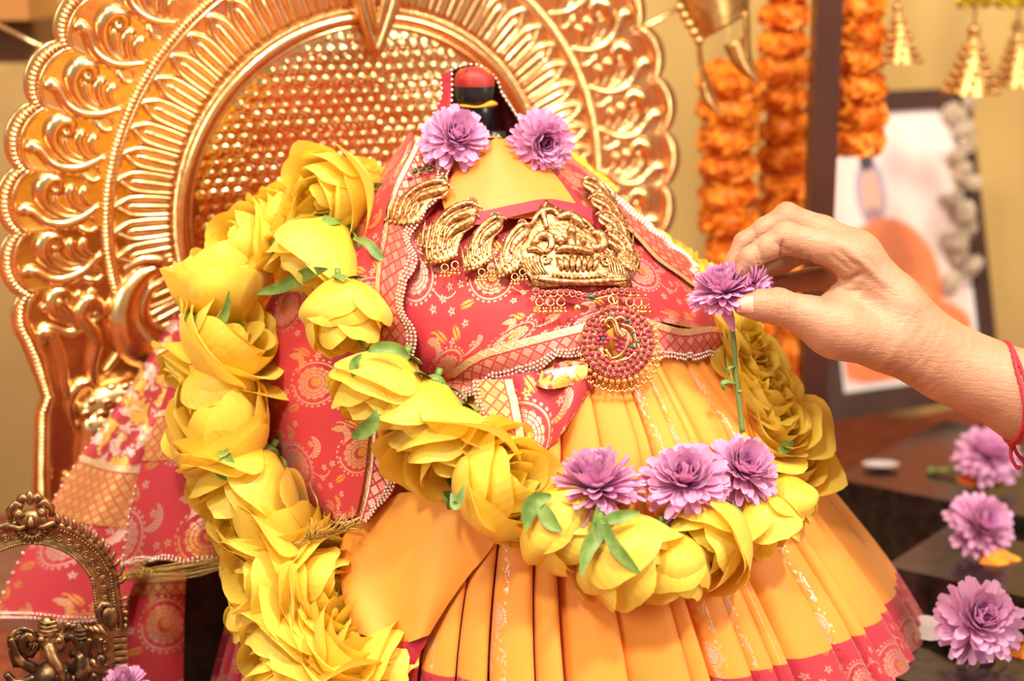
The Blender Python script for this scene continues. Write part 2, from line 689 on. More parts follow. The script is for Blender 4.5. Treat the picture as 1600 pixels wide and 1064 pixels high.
# dark post right of the marigolds
mb = MB()
p0, p1 = PY(1282, -30, .40), PY(1274, 760, .40)
c = (p0 + p1) / 2
W = .0115
mb.box((c.x, c.y, (p0.z + 0) / 2), (W, .016, p0.z / 2))
post = thing('wooden_post', 'dark varnished wooden post rising between the orange marigold strings', 'post', (c.x, c.y, 0))
mb.build('shaft', MAT['dark_wood'], post, False)
mb = MB()
mb.box((c.x, c.y, .012), (W * 1.25, .02, .012))
mb.build('foot_block', MAT['dark_wood'], post, False)

# ------------------------------------------------------------------ black stone steps on the right
SL1 = Vector((.80, -.60, 0))
SL2 = Vector((.60, .80, 0))


def slab(px, py, z, l1, l2, th, label, over1=0.0):
    """px,py = left end of the front top edge; runs l1 to the right-front, l2 back"""
    a = PZ(px, py, z)
    c = a + SL1 * (l1 / 2) + SL2 * (l2 / 2)
    me = bpy.data.meshes.new('granite_slab')
    bm = bmesh.new()
    mbx = MB().box((0, 0, 0), (l1 / 2, l2 / 2, th / 2), (SL1, SL2, Vector((0, 0, 1))))
    vs = [bm.verts.new(v) for v in mbx.v]
    for f in mbx.f:
        bm.faces.new([vs[i] for i in f])
    bmesh.ops.recalc_face_normals(bm, faces=bm.faces)
    bmesh.ops.bevel(bm, geom=list(bm.edges), offset=.0025, segments=2, affect='EDGES')
    bm.to_mesh(me)
    bm.free()
    return tag(obj('granite_slab', me, MAT['granite'], None, (c.x, c.y, z - th / 2)), label, 'slab', 'stone slabs on the right')


ZA, ZB, ZC = .072, .078, .085
slab(1215, 1012, ZA, .44, .105, ZA, 'wet black granite slab under the nearest lilac chrysanthemum')
slab(1378, 884, ZB, .38, .13, ZB, 'black granite slab under the middle chrysanthemum beside the skirt')
slab(1296, 747, ZC, .46, .26, ZC, 'black granite slab carrying the framed picture, farthest of the three slabs')


def powder(px, py, z, rx, ry, label, seed):
    c = PZ(px, py, z)
    rng = np.random.default_rng(seed)
    V, F = [], []
    nu, nv = 26, 7
    ph = rng.uniform(0, 6, 4)
    for i in range(nu):
        t = 2 * math.pi * i / nu
        k = 1 + .18 * math.sin(3 * t + ph[0]) + .12 * math.sin(5 * t + ph[1]) + .07 * math.sin(9 * t + ph[2])
        for j in range(nv):
            s = j / (nv - 1)
            h = .0075 * (1 - s ** 1.5) * (1 + .25 * math.sin(7 * t + 5 * s)) + .0002
            V.append((c.x + rx * k * s * math.cos(t), c.y + ry * k * s * math.sin(t), z + h))
    o = part('powder_heap', V, grid_faces(nu, nv, True), MAT['powder'] if seed != 2 else varied('turmeric_powder', (.80, .36, .02), (.78, .22, .02), .9, 0, 60, 3, .4, .001), None)
    return tag(o, label, 'powder', 'coloured powder on the slabs')


powder(1528, 750, ZC, .020, .020, 'smear of vermilion powder beneath the farthest chrysanthemum', 1)
powder(1556, 873, ZB, .017, .016, 'turmeric-orange powder dab beside the middle chrysanthemum', 2)
powder(1598, 1016, ZA, .018, .016, 'bright red powder heap at the right beside the nearest chrysanthemum', 3)
powder(1400, 830, .0, .055, .05, 'orange powder spilt on the red mat between two slabs', 4)

# white folded paper under the skirt, right
mb = MB()
c = PZ(1450, 985, ZA + .004)
V = []
for i in range(9):
    for j in range(6):
        u, v = i / 8 - .5, j / 5 - .5
        V.append(c + SL1 * (u * .075) + SL2 * (v * .035) + Vector((0, 0, .003 * math.sin(u * 9 + v * 4) + .002 + .006 * u * u)))
tag(part('tissue', V, grid_faces(9, 6), new_mat('white_tissue', (.75, .70, .72), .8)[0], None), 'crumpled white tissue peeking from under the skirt hem', 'tissue')
mb = MB()
c = PZ(1376, 732, ZC)
V = [c + Vector((.018 * math.cos(t) * s, .012 * math.sin(t) * s, .004 * (s * s) + .001)) for t in np.linspace(0, 2 * math.pi, 24, endpoint=False) for s in np.linspace(0, 1, 5)]
tag(part('saucer', V, grid_faces(24, 5, True), new_mat('white_glaze', (.42, .36, .38), .35)[0], None), 'small white saucer on the far slab before the picture', 'saucer')

# ------------------------------------------------------------------ framed picture
YAW = math.radians(26.6)


def print_mat():
    """flat print: pale ground, seated figure in an orange robe with dark hair, no likeness"""
    m, b = new_mat('picture_print', (.86, .66, .60), .35)
    u, v = uvxy()
    def ell(cx, cy, rx, ry, s=.05):
        return 1.0 - sstep(hyp((u - cx) / rx, (v - cy) / ry), 1.0 - s, 1.0 + s)
    c = mixc(sstep(v, .0, 1.0), (.84, .60, .52), (.88, .70, .66))
    c = mixc(ell(.33, .72, .12, .13), c, (.42, .34, .42))
    c = mixc(ell(.32, .85, .055, .055), c, (.06, .05, .07))
    c = mixc(ell(.33, .71, .075, .10), c, (.62, .36, .28))
    c = mixc(ell(.33, .635, .06, .03), c, (.36, .20, .24))
    c = mixc(ell(.40, .34, .40, .28), c, (.80, .22, .08))
    c = mixc(ell(.42, .15, .60, .17), c, (.78, .20, .07))
    c = mixc(ell(.52, .30, .18, .06), c, (.85, .33, .12))
    c = mixc(ell(.50, .33, .06, .03), c, (.55, .30, .30))
    put(b.inputs['Base Color'], c)
    return m


fr = thing('picture_frame', 'dark wooden picture frame with orange-robed figure leaning behind the hand', 'picture', PZ(1420, 715, ZC))
br = PY(1556, 700, .70)
lean = math.radians(14)
A3 = Vector((math.cos(YAW), math.sin(YAW), 0))
N3 = Vector((math.sin(YAW), -math.cos(YAW), 0))
U3 = (Vector((0, 0, 1)) * math.cos(lean) - N3 * math.sin(lean))
NN = (N3 * math.cos(lean) + Vector((0, 0, 1)) * math.sin(lean))
br.z = ZC + .003
FW, FH, FB = .235, .345, .022


def fpt(a, b, n=0.0):
    return br - A3 * (FW - a) + U3 * b + NN * n


for (a0, a1, b0, b1) in ((0, FW, 0, FB * 1.25), (0, FW, FH - FB, FH), (0, FB, FB * 1.25, FH - FB), (FW - FB, FW, FB * 1.25, FH - FB)):
    mb = MB()
    c = fpt((a0 + a1) / 2, (b0 + b1) / 2, -.004)
    mb.box(c, ((a1 - a0) / 2, (b1 - b0) / 2, .010), (A3, U3, NN))
    mb.build('frame_rail', MAT['dark_wood'], fr, False)
V = [fpt(FB * .8, FB, .001), fpt(FW - FB * .8, FB, .001), fpt(FW - FB * .8, FH - FB * .8, .001), fpt(FB * .8, FH - FB * .8, .001)]
part('mat_board', V, [(0, 1, 2, 3)], new_mat('pale_mat_board', (.78, .70, .68), .5)[0], fr, False)
m_ = .012
V = [fpt(FB * .8 + m_, FB + m_, .0018), fpt(FW - FB * .8 - m_, FB + m_, .0018), fpt(FW - FB * .8 - m_, FH - FB * .8 - m_, .0018), fpt(FB * .8 + m_, FH - FB * .8 - m_, .0018)]
part('print', V, [(0, 1, 2, 3)], print_mat(), fr, False, uv=[(0, 0), (1, 0), (1, 1), (0, 1)])

# ------------------------------------------------------------------ golden halo plate
HC = Vector((-.1203, .25, .3688 + .0))
HT = -.1191
HA = Vector((math.cos(.4644), math.sin(.4644), 0))
HB = Vector((-math.sin(.4644) * math.sin(HT), math.cos(.4644) * math.sin(HT), math.cos(HT)))
HN = HA.cross(HB)
RI, RM, RO = .157, .2185, .2885
halo = thing('halo_plate', 'large golden embossed halo plate with scalloped rim behind the idol', 'halo', HC)
halo.rotation_euler = Matrix((HA, HB, HN)).transposed().to_euler()


def hpart(name, mb, mat, rot=0.0, kind=None):
    return obj(name, mb if isinstance(mb, bpy.types.Mesh) else mb.mesh(name), mat, halo, rot=(0, 0, rot), kind=kind)


def rim_r(t):
    """scalloped outline: 10 degree lobes, straight sides below"""
    k = abs(math.sin(18 * t))
    r = RO + .013 * k ** .55
    return r


LOW = math.radians(-17)
angs = np.linspace(LOW, math.pi - LOW, 900)


def outline(off=0.0):
    P = []
    for t in angs:
        r = rim_r(t) + off
        P.append((r * math.cos(t), r * math.sin(t)))
    for (a, b) in ((-.277, -.118), (-.272, -.136), (-.278, -.15), (-.281, -.21), (-.281, -.365)):
        P.append((a - off, b))
    for (a, b) in ((.281, -.365), (.281, -.21), (.278, -.15), (.272, -.136), (.277, -.118)):
        P.append((a + off, b))
    return P


# backing sheet from the mid band out to the rim, with a folded edge
O0, O1 = outline(0), outline(-.004)
n = len(O0)
V, F = [], []
for (a, b), (c, d) in zip(O0, O1):
    t = math.atan2(d, c)
    V += [(RI * .98 * math.cos(t), RI * .98 * math.sin(t), .001), (c, d, .001), (a, b, .0025), (a, b, -.003), (c, d, -.004)]
for i in range(n):
    k = (i + 1) % n
    for j in range(4):
        F.append((i * 5 + j, k * 5 + j, k * 5 + j + 1, i * 5 + j + 1))
obj('backing_sheet', mesh_of('backing_sheet', V, F), MAT['gold_plate'], halo)

# rim mouldings that follow the scallops
def rope(P, r, z, pitch, amp, n=7):
    V, m = [], len(P)
    Pn = np.asarray(P)
    d = np.roll(Pn, -1, 0) - np.roll(Pn, 1, 0)
    s = np.concatenate([[0], np.cumsum(np.hypot(*(Pn[1:] - Pn[:-1]).T))])
    for i in range(m):
        t = d[i] / (np.hypot(*d[i]) + 1e-9)
        nx_, ny_ = t[1], -t[0]
        rr = r * (1 + amp * math.sin(2 * math.pi * s[i] / pitch))
        for j in range(n):
            w = 2 * math.pi * j / n
            V.append((Pn[i][0] + nx_ * rr * math.cos(w), Pn[i][1] + ny_ * rr * math.cos(w), z + rr * math.sin(w)))
    return V, grid_faces(m, n, False), n


def rope_mesh(name, P, r, z, pitch, amp, n=7):
    V, _, n = rope(P, r, z, pitch, amp, n)
    m = len(P)
    F = [(i * n + j, (i + 1) * n + j, (i + 1) * n + (j + 1) % n, i * n + (j + 1) % n) for i in range(m - 1) for j in range(n)]
    return mesh_of(name, V, F)


def dense(P, step=.0006):
    Pn = np.asarray(P)
    s = np.concatenate([[0], np.cumsum(np.hypot(*(Pn[1:] - Pn[:-1]).T))])
    t = np.arange(0, s[-1], step)
    return list(zip(np.interp(t, s, Pn[:, 0]), np.interp(t, s, Pn[:, 1])))


rim_in = [((rim_r(t) - .0125) * math.cos(t), (rim_r(t) - .0125) * math.sin(t)) for t in angs] + [(-.268, -.10), (-.262, -.135), (-.266, -.15), (-.268, -.20), (-.268, -.36)]
rim_mid = [((rim_r(t) - .0065) * math.cos(t), (rim_r(t) - .0065) * math.sin(t)) for t in angs] + [(-.274, -.105), (-.267, -.136), (-.272, -.15), (-.2745, -.20), (-.2745, -.36)]
obj('rim_moulding', rope_mesh('rim_moulding', rim_in, .0022, .002, 1, 0), MAT['gold_plate'], halo)
obj('rim_beading', rope_mesh('rim_beading', dense(rim_mid, .0007), .0024, .002, .0036, .3, 6), MAT['gold_plate'], halo)
circ = lambda r, t0=-.9, t1=math.pi + .9, k=700: [(r * math.cos(t), r * math.sin(t)) for t in np.linspace(t0, t1, k)]
obj('mid_beading', rope_mesh('mid_beading', dense(circ(RM), .0007), .0024, .002, .0036, .32, 6), MAT['gold_plate'], halo)
obj('mid_band', rope_mesh('mid_band', circ(RM - .0055), .0024, .0015, 1, 0), MAT['gold_plate'], halo)
obj('inner_band', rope_mesh('inner_band', circ(RI + .0005, -.9, math.pi + .9), .0045, .002, 1, 0, 9), MAT['gold_plate'], halo)
obj('inner_beading', rope_mesh('inner_beading', dense(circ(RI + .0068), .0007), .0018, .002, .003, .35, 6), MAT['gold_plate'], halo)
obj('inner_fillet', rope_mesh('inner_fillet', circ(RI - .0062), .0018, .002, 1, 0, 6), MAT['gold_plate'], halo)

# hammered centre disc: rows of small domes
nr, na = 130, 760
V = []
for i in range(na):
    t = 2 * math.pi * i / na
    for j in range(nr):
        r = RI * (j / (nr - 1)) * .985
        x, y = r * math.cos(t), r * math.sin(t)
        V.append((x, y, 0))
V = np.array(V)
S = .0102
x, y = V[:, 0], V[:, 1]
best = np.full(len(V), 9.)
size = np.ones(len(V))
iy0 = np.floor(y / (S * .866)).astype(int)
for dy_ in (-1, 0, 1, 2):
    iy = iy0 + dy_
    ix0 = np.floor(x / S - .5 * (iy % 2)).astype(int)
    for dx_ in (-1, 0, 1, 2):
        ix = ix0 + dx_
        hsh = lambda k: (((ix * 73856093) ^ (iy * 19349663) ^ (k * 83492791)) & 0xffff) / 65535.0
        cx_ = (ix + .5 * (iy % 2) + .36 * (hsh(1) - .5)) * S
        cy_ = (iy + .36 * (hsh(2) - .5)) * S * .866
        dd = np.hypot(x - cx_, y - cy_) / S
        sz = .78 + .44 * hsh(3)
        m_ = dd / sz < best
        best = np.where(m_, dd / sz, best)
        size = np.where(m_, sz, size)
dome = (np.sqrt(np.clip(1 - (best / .36) ** 2, 0, 1)) * .0021 - .0012 * np.exp(-(best / .12) ** 2)) * size + .0010 * np.exp(-((best - .50) / .06) ** 2)
fade = np.clip((RI - .008 - np.hypot(V[:, 0], V[:, 1])) / .01, 0, 1)
V[:, 2] = dome * fade + .007 * vnoise(V[:, 0] * 16, V[:, 1] * 16, 7) - .005
obj('hammered_disc', mesh_of('hammered_disc', V, grid_faces(na, nr, True)), MAT['gold_hammer'], halo)

# tongue petals between the two bands
mb = MB()
U_ = [(RI + .0095, -.0062), (.182, -.0072), (.198, -.0068), (.206, -.0030), (.2105, 0), (.206, .0030), (.198, .0068), (.182, .0072), (RI + .0095, .0062)]
Pt = catmull(U_, 30)
mb.tube([(a, b, .0012) for a, b in Pt], [.0030] * 27, 7, 1.2, (0, 0, 1))
Pt = catmull([(RI + .0095, 0), (.18, 0), (.196, 0), (.2015, 0)], 10)
mb.tube([(a, b, .0012) for a, b in Pt], [.0030, .0034, .0032, .0014], 7, 1.25, (0, 0, 1))
petal_me = mb.mesh('tongue_petal')
for k in range(63):
    t = math.radians(90 + k * 360 / 63.)
    tt = (math.degrees(t) + 90) % 360 - 90
    if -30 < tt < 208:
        hpart('tongue_petal', petal_me, MAT['gold_plate'], t)

# curled acanthus leaves in every lobe, mirrored about the crown
def leaf_mesh(sgn):
    mb = MB()
    W = .066

    def st(P, rad, n=20, fl=.9):
        Q = catmull(P, n)
        pts = [(RM + .004 + o * W, -sgn * s * W, .001) for o, s in Q]
        mb.tube(pts, [q * W * 1.45 for q in rad], 9, fl, (0, 0, 1))
    st([(0, -.02), (.2, -.19), (.42, -.27), (.62, -.24), (.78, -.12), (.88, -.10), (.91, -.17)], [.025, .04, .05, .045, .05, .06, .035])
    st([(.22, -.17), (.42, -.17), (.58, -.08), (.68, .06), (.68, .19), (.60, .27), (.50, .25), (.47, .16), (.53, .11), (.57, .16)], [.02, .035, .05, .07, .075, .065, .05, .04, .03, .02], 34)
    st([(.25, -.13), (.42, -.08), (.52, .03), (.52, .12)], [.015, .025, .03, .015], 14)
    st([(.16, -.12), (.30, -.04), (.38, .08), (.36, .17), (.30, .15)], [.02, .035, .045, .04, .02], 16)
    st([(.08, -.06), (.18, .0), (.23, .09), (.20, .16), (.15, .13)], [.015, .03, .04, .035, .015], 14)
    st([(.02, .30), (.10, .26), (.20, .30), (.26, .38)], [.015, .03, .035, .008], 12)
    st([(.02, .34), (.08, .42), (.18, .44), (.26, .38)], [.012, .025, .03, .008], 12)
    return mb.mesh('scroll_leaf')


LM = {1: leaf_mesh(1), -1: leaf_mesh(-1)}
for k in range(-2, 20):
    t = math.radians(5 + 10 * k)
    if abs(t - math.pi / 2) < .02:
        continue
    hpart('scroll_leaf', LM[1 if t > math.pi / 2 else -1], MAT['gold_plate'], t)

# V-shaped crest pendant at the crown
mb = MB()
for q in ((-.022, .20), (.022, .20)):
    mb.tube(catmull([(q[0], q[1], .010), (q[0] * .62, .165, .010), (0.001, .127, .009)], 12), [.0052, .005, .0035], 8, 1, (0, 0, 1))
    mb.tube(catmull([(q[0] * .55, q[1], .010), (q[0] * .32, .172, .010), (0.001, .145, .009)], 12), [.004, .004, .0025], 8, 1, (0, 0, 1))
hpart('crest_pendant', mb, MAT['gold_plate'])

# relief at the foot: neck of a bird, scaled body, vase and corner panel
for sx in (-1, 1):
    mb = MB()
    def T(P, r, n=22, fl=.9):
        mb.tube([(sx * -a, b, h) for a, b, h in catmull([(a, b, .002) for a, b in P], n)], r, 9, fl, (0, 0, 1))
    T([(-.172, -.035), (-.190, -.042), (-.203, -.058), (-.206, -.080), (-.196, -.100), (-.178, -.112)], [.004, .008, .012, .015, .017, .012])
    T([(-.172, -.048), (-.184, -.054), (-.190, -.068), (-.186, -.082), (-.172, -.092)], [.003, .005, .006, .006, .004])
    T([(-.205, -.036), (-.190, -.030), (-.176, -.032), (-.170, -.04)], [.003, .006, .007, .003])
    for k in range(6):
        T([(-.192 + k * .007, -.118), (-.190 + k * .007, -.126), (-.184 + k * .007, -.134)], [.002, .0035, .002], 8)
    hpart('bird_neck', mb, MAT['gold_plate'])
    mb = MB()
    rng = np.random.default_rng(5)
    mb.ball((sx * .205, -.150, .004), (.040, .023, .014), 20, 12)
    for i in range(7):
        for j in range(5):
            a, b = -.205 - .034 + i * .0105 + (j % 2) * .005, -.168 + j * .0092
            q = ((a + .205) / .038) ** 2 + ((b + .15) / .022) ** 2
            if q < .92:
                mb.ball((-sx * a, b, .004 + .014 * math.sqrt(1 - q)), (.0052, .0040, .0024), 8, 4)
    hpart('scaled_body', mb, MAT['gold_plate'])
    mb = MB()
    T([(-.246, -.166), (-.250, -.145), (-.244, -.13), (-.234, -.128), (-.231, -.138), (-.238, -.142)], [.003, .005, .006, .005, .004, .002])
    T([(-.236, -.155), (-.252, -.135), (-.256, -.105), (-.262, -.085), (-.270, -.082), (-.268, -.092)], [.003, .005, .005, .006, .006, .003])
    T([(-.226, -.14), (-.232, -.115), (-.228, -.09), (-.240, -.070), (-.232, -.058), (-.224, -.066), (-.230, -.072)], [.003, .005, .006, .007, .007, .005, .003])
    T([(-.270, -.062), (-.258, -.058), (-.248, -.068), (-.240, -.085)], [.003, .006, .005, .003])
    T([(-.222, -.12), (-.210, -.105), (-.206, -.092), (-.212, -.10)], [.003, .004, .004, .002])
    hpart('curled_fronds', mb, MAT['gold_plate'])
    mb = MB()
    mb.tube([(sx * .212, -.165, .004), (sx * .222, -.178, .004), (sx * .232, -.195, .004), (sx * .236, -.206, .004)], [.034, .026, .016, .013], 14, .5, (0, 0, 1))
    hpart('vase_foot', mb, MAT['gold_plate'])
    mb = MB()
    for (a0, b0, a1, b1) in ((-.256, -.205, -.16, -.205), (-.254, -.207, -.254, -.30), (-.243, -.218, -.16, -.218), (-.242, -.22, -.242, -.285), (-.243, -.285, -.16, -.285)):
        mb.tube([(-sx * a, b, .003) for a, b in catmull([(a0, b0), (a1, b1)], 40)], [.0032 * (1 + .18 * (i % 2)) for i in range(40)], 6, 1, (0, 0, 1))
    mb.ball((sx * .214, -.25, .002), (.007, .007, .005), 10, 6)
    hpart('corner_panel', mb, MAT['gold_plate'])

# hanging rods that steady the halo
for (p, q, nm) in (((-60, 10, .42), (62, 72, .30), 'left'), ((1010, 42, .50), (1130, -30, .62), 'right')):
    mb = MB()
    a, b = PY(*p), PY(*q)
    d = (b - a).normalized()
    mb.tube([a, b], .0022, 8).ball(b if nm == 'left' else a, .0034)
    tag(mb.build('stay_rod', MAT['gold_plate'], None), 'thin brass rod behind the %s edge of the halo' % ('upper left' if nm == 'left' else 'upper right'), 'rod')
# ------------------------------------------------------------------ idol: lofted body
def sections_from_px(rows):
    out = []
    for (py, l, r, yc, ry) in rows:
        a, b = PY(l, py, yc), PY(r, py, yc)
        out.append(((a.z + b.z) / 2, (a.x + b.x) / 2, (b.x - a.x) / 2, yc, ry))
    return out


UP_ROWS = [
    (212, 690, 830, .105, .030), (232, 655, 872, .102, .042), (262, 622, 915, .098, .055),
    (300, 590, 962, .092, .068), (350, 556, 1015, .086, .082), (400, 530, 1068, .080, .094), (450, 520, 1108, .076, .104), (505, 530, 1135, .074, .110), (540, 560, 1140, .074, .108)]
UP = sections_from_px(UP_ROWS)
SK = [(.352, .040, .060, .068, .060), (.335, .038, .082, .064, .080), (.30, .036, .112, .062, .098), (.25, .040, .150, .070, .130), (.20, .038, .178, .080, .158),
      (.11, .046, .238, .098, .213), (.0, .062, .286, .100, .240)]


def interp_sec(S, n):
    return catmull(S, n)


def ring(sec, th, dr=0.0):
    z, cx, rx, yc, ry = sec
    return Vector((cx + (rx + dr) * math.sin(th), yc - (ry + dr) * math.cos(th), z))


def loft_base(S, nz, nt):
    V = [ring(s, 2 * math.pi * i / nt) for i in range(nt) for s in interp_sec(S, nz)]
    return V, grid_faces(nt, nz, True)


V1, F1 = loft_base(UP, 30, 96)
V2, F2 = loft_base(SK, 30, 96)
BODY = BVHTree.FromPolygons([tuple(v) for v in V1 + V2], F1 + [tuple(i + len(V1) for i in f) for f in F2])


def hit(px, py, lift=0.0):
    """point of the idol's front seen at this pixel, lifted towards the outside; nearest point if the ray passes by"""
    d = ray(px, py).normalized()
    loc, nrm, idx, dist = BODY.ray_cast(CAM, d)
    if loc is None:
        q = CAM + d * 1.28
        loc, nrm, idx, dist = BODY.find_nearest(q)
        # stay on the ray at that depth
        loc = CAM + d * ((loc.y - CAM.y) / d.y)
        nrm = -d
    if nrm.dot(d) > 0:
        nrm = -nrm
    return loc + (nrm * .45 - d * .55) * lift, nrm


idol = thing('idol', 'dressed black stone idol with turmeric-daubed head and yellow bib', 'idol', (0.03, .1, 0))

# ---- black stone head, dabbed with vermilion
def lathe(prof, c, n=36, sy=1.0):
    V = [(c[0] + r * math.cos(2 * math.pi * i / n), c[1] + sy * r * math.sin(2 * math.pi * i / n), z) for i in range(n) for r, z in prof]
    return V, grid_faces(n, len(prof), True)


hy = .115
pt = lambda py: PY(738, py, hy).z
hx = PY(738, 150, hy).x
k = (1.33 / FP)
prof = [(12, 270), (30, 262), (33, 230), (30, 215), (29.5, 206), (31, 203), (31.5, 175), (31, 166), (29.5, 163), (29.5, 160), (31.5, 157), (31.5, 140), (31, 132)]
V, F = lathe([(r * k, pt(y)) for r, y in prof], (hx + 3 * k, hy), 40, .9)
part('stone_head', V, F, MAT['black_stone'], idol)
prof = [(31.2, 134), (31.6, 128), (29, 116), (23, 109), (13, 105), (0.3, 103.5)]
V, F = lathe([(r * k, pt(y)) for r, y in prof], (hx + 3 * k, hy), 40, .9)


def cap_mat():
    m, b = new_mat('vermilion_cap', (.40, .02, .012), .5)
    f = noise(50, 3, objco())
    x, y, z = objxyz()
    g = noise(120, 3, objco())
    c = mixc(sstep(f, .48, .6), (.36, .018, .012), (.75, .22, .02))
    put(b.inputs['Base Color'], mixc(sstep(g, .62, .72), c, (.03, .02, .02)))
    bump(b, g, .4, .001)
    return m


part('vermilion_cap', V, F, cap_mat(), idol)
MAT['turmeric'] = varied('turmeric_paste', (.80, .32, .015), (.72, .25, .01), .85, 0, 80, 3, .5, .001)
for (x0, x1, yy, hgt, nm) in ((712, 768, 163, 11, 1), (765, 784, 211, 7, 2)):
    V = []
    for i in range(24):
        f = i / 23
        th = -1.1 + 2.35 * f
        for j in range(5):
            g = j / 4
            r = 30.5 * k + .0032 * math.sin(math.pi * g) + .0006
            h = hgt * (.35 + .65 * f) * (.7 + .3 * math.sin(9 * f))
            if nm == 1:
                V.append((hx + 3 * k + r * math.sin(th), hy - .9 * r * math.cos(th), pt(yy + 3 - g * h)))
            else:
                a = PY(x0 + (x1 - x0) * f, yy + 4 - g * h * math.sin(math.pi * min(1, f * .8 + .2)), hy - .032)
                V.append((a.x, a.y - .004 * math.sin(math.pi * g), a.z))
    part('turmeric_daub', V, grid_faces(24, 5), MAT['turmeric'], idol)
mb = MB()
c = PY(775, 222, .10)
mb.tube([c + Vector((0, 0, .008)), c, c - Vector((0, 0, .02))], [.0075, .008, .008], 12)
mb.build('stone_chin', MAT['black_stone'], idol)

# ---- drape around the shoulders (closed at the back)
nz, nt = 40, 128
S = interp_sec(UP, nz)
V, uv = [], []
for i in range(nt):
    th = 2 * math.pi * i / nt
    for j, s in enumerate(S):
        fold = .0022 * math.sin(9 * th + 3 * math.sin(th)) * (j / nz)
        p = ring(s, th, fold)
        V.append(p)
        uv.append((th * .12, p.z))
shawl = thing('shawl', 'red brocade shawl with zari trellis border covering the idol from head to waist', 'shawl', (0.0, .08, .2))
part('shoulder_drape', V, grid_faces(nt, nz, True), MAT['shawl'], shawl, uv=uv)

# ---- pleated skirt
skirt = thing('pleated_skirt', 'orange silk pleated skirt with crimson woven hem worn by the idol', 'skirt', (.06, .1, 0))
rng = np.random.default_rng(11)
NP = 56
wd = rng.uniform(.45, 1.9, NP)
# front-left panel is broad and nearly smooth
edges = np.concatenate([[0], np.cumsum(wd)]) / wd.sum() * 2 * math.pi + math.pi
V, uv = [], []
nz = 44
S = interp_sec(SK, nz)
prof = [(0, -.55), (.05, -.1), (.14, .38), (.30, .72), (.50, .88), (.72, .98), (.92, 1.0), (1.04, .92), (1.09, .70), (1.05, .35), (.99, -.15), (.96, -.60), (.97, -.7)]
cols = []
for p in range(NP):
    t0, t1 = edges[p], edges[p + 1]
    tm = (t0 + t1) / 2 - 2 * math.pi       # 0 = front
    amp = 1.0
    left = math.exp(-((tm + .78) / .30) ** 2)
    amp *= 1 - .75 * left
    amp *= rng.uniform(.75, 1.25)
    for (f, h) in prof[:-1]:
        cols.append((p, f, t0 + (t1 - t0) * (f * (1 - .0 * left)), h * amp, left))
for (p, f, th, h, left) in cols:
    for j, s in enumerate(S):
        t = j / (nz - 1)
        A = .0018 + .0125 * t ** .8
        sway = .05 * math.sin(p * 1.7) * t * (1 - t)
        pnt = ring(s, th + sway * .3, A * h + .004 * t * math.sin(th * 3 + 1))
        V.append(pnt)
        uv.append((p + min(f, 1.0) * .999 if h > -.3 else p + .5, pnt.z))
part('pleats', V, grid_faces(len(cols), nz, True), MAT['skirt'], skirt, uv=uv)

# ------------------------------------------------------------------ cloth patches laid out over the idol


def patch(name, grid, nu, nv, mat, parent, lift=.004, free=False, guard=None, fold=None, swap=False, kind=None):
    """grid[row][col] = (px, py, y or lift). free: third value is world Y; else cast on the body and lifted."""
    G = np.array(grid, float)
    R = np.stack([catmull(G[:, c], nv) for c in range(G.shape[1])], 1)
    Q = np.stack([catmull(R[r], nu) for r in range(nv)], 0)
    V = np.zeros((nv, nu, 3))
    for j in range(nv):
        for i in range(nu):
            px, py, w = Q[j, i]
            if free:
                y = w
                if guard is not None:
                    loc, nrm, idx, dist = BODY.ray_cast(CAM, ray(px, py).normalized())
                    if loc is not None:
                        y = min(y, loc.y - guard)
                p = PY(px, py, y)
            else:
                p, _ = hit(px, py, lift + w)
            V[j, i] = p
    if free and guard is not None:     # relax the steps the guard can leave
        for _ in range(4):
            W = V.copy()
            W[1:-1, 1:-1] = (V[1:-1, 1:-1] * 2 + V[:-2, 1:-1] + V[2:, 1:-1] + V[1:-1, :-2] + V[1:-1, 2:]) / 6
            V = W
    if fold is not None:
        for j in range(nv):
            for i in range(nu):
                d = Vector(V[j, i]) - CAM
                V[j, i] += np.array(d.normalized()) * fold(i / (nu - 1), j / (nv - 1))
    du = np.linalg.norm(np.diff(V, axis=1), axis=2).mean(0)
    dv = np.linalg.norm(np.diff(V, axis=0), axis=2).mean(1)
    su = np.concatenate([[0], np.cumsum(du)])
    sv = np.concatenate([[0], np.cumsum(dv)])
    uv = [(su[i], sv[j]) if not swap else (sv[j], su[i]) for j in range(nv) for i in range(nu)]
    return part(name, V.reshape(-1, 3), grid_faces(nv, nu), mat, parent, uv=uv, kind=kind), V


def beads_along(V, name, parent, rows=((0.0, 0),), step=.0028, r=.00115, mat='crystal', lift=.0012):
    """V = (n,3) edge line, sets crystal beads along it; rows give inward offsets as polylines"""
    mb = MB()
    for line in V:
        P = np.asarray(line)
        s = np.concatenate([[0], np.cumsum(np.linalg.norm(np.diff(P, axis=0), axis=1))])
        if s[-1] < step:
            continue
        for t in np.arange(step / 2, s[-1], step):
            q = np.array([np.interp(t, s, P[:, a]) for a in range(3)])
            d = (np.array(CAM) - q)
            d /= np.linalg.norm(d)
            mb.ball(q + d * lift, r, 6, 4)
    return mb.build(name, MAT[mat], parent, kind='stuff')


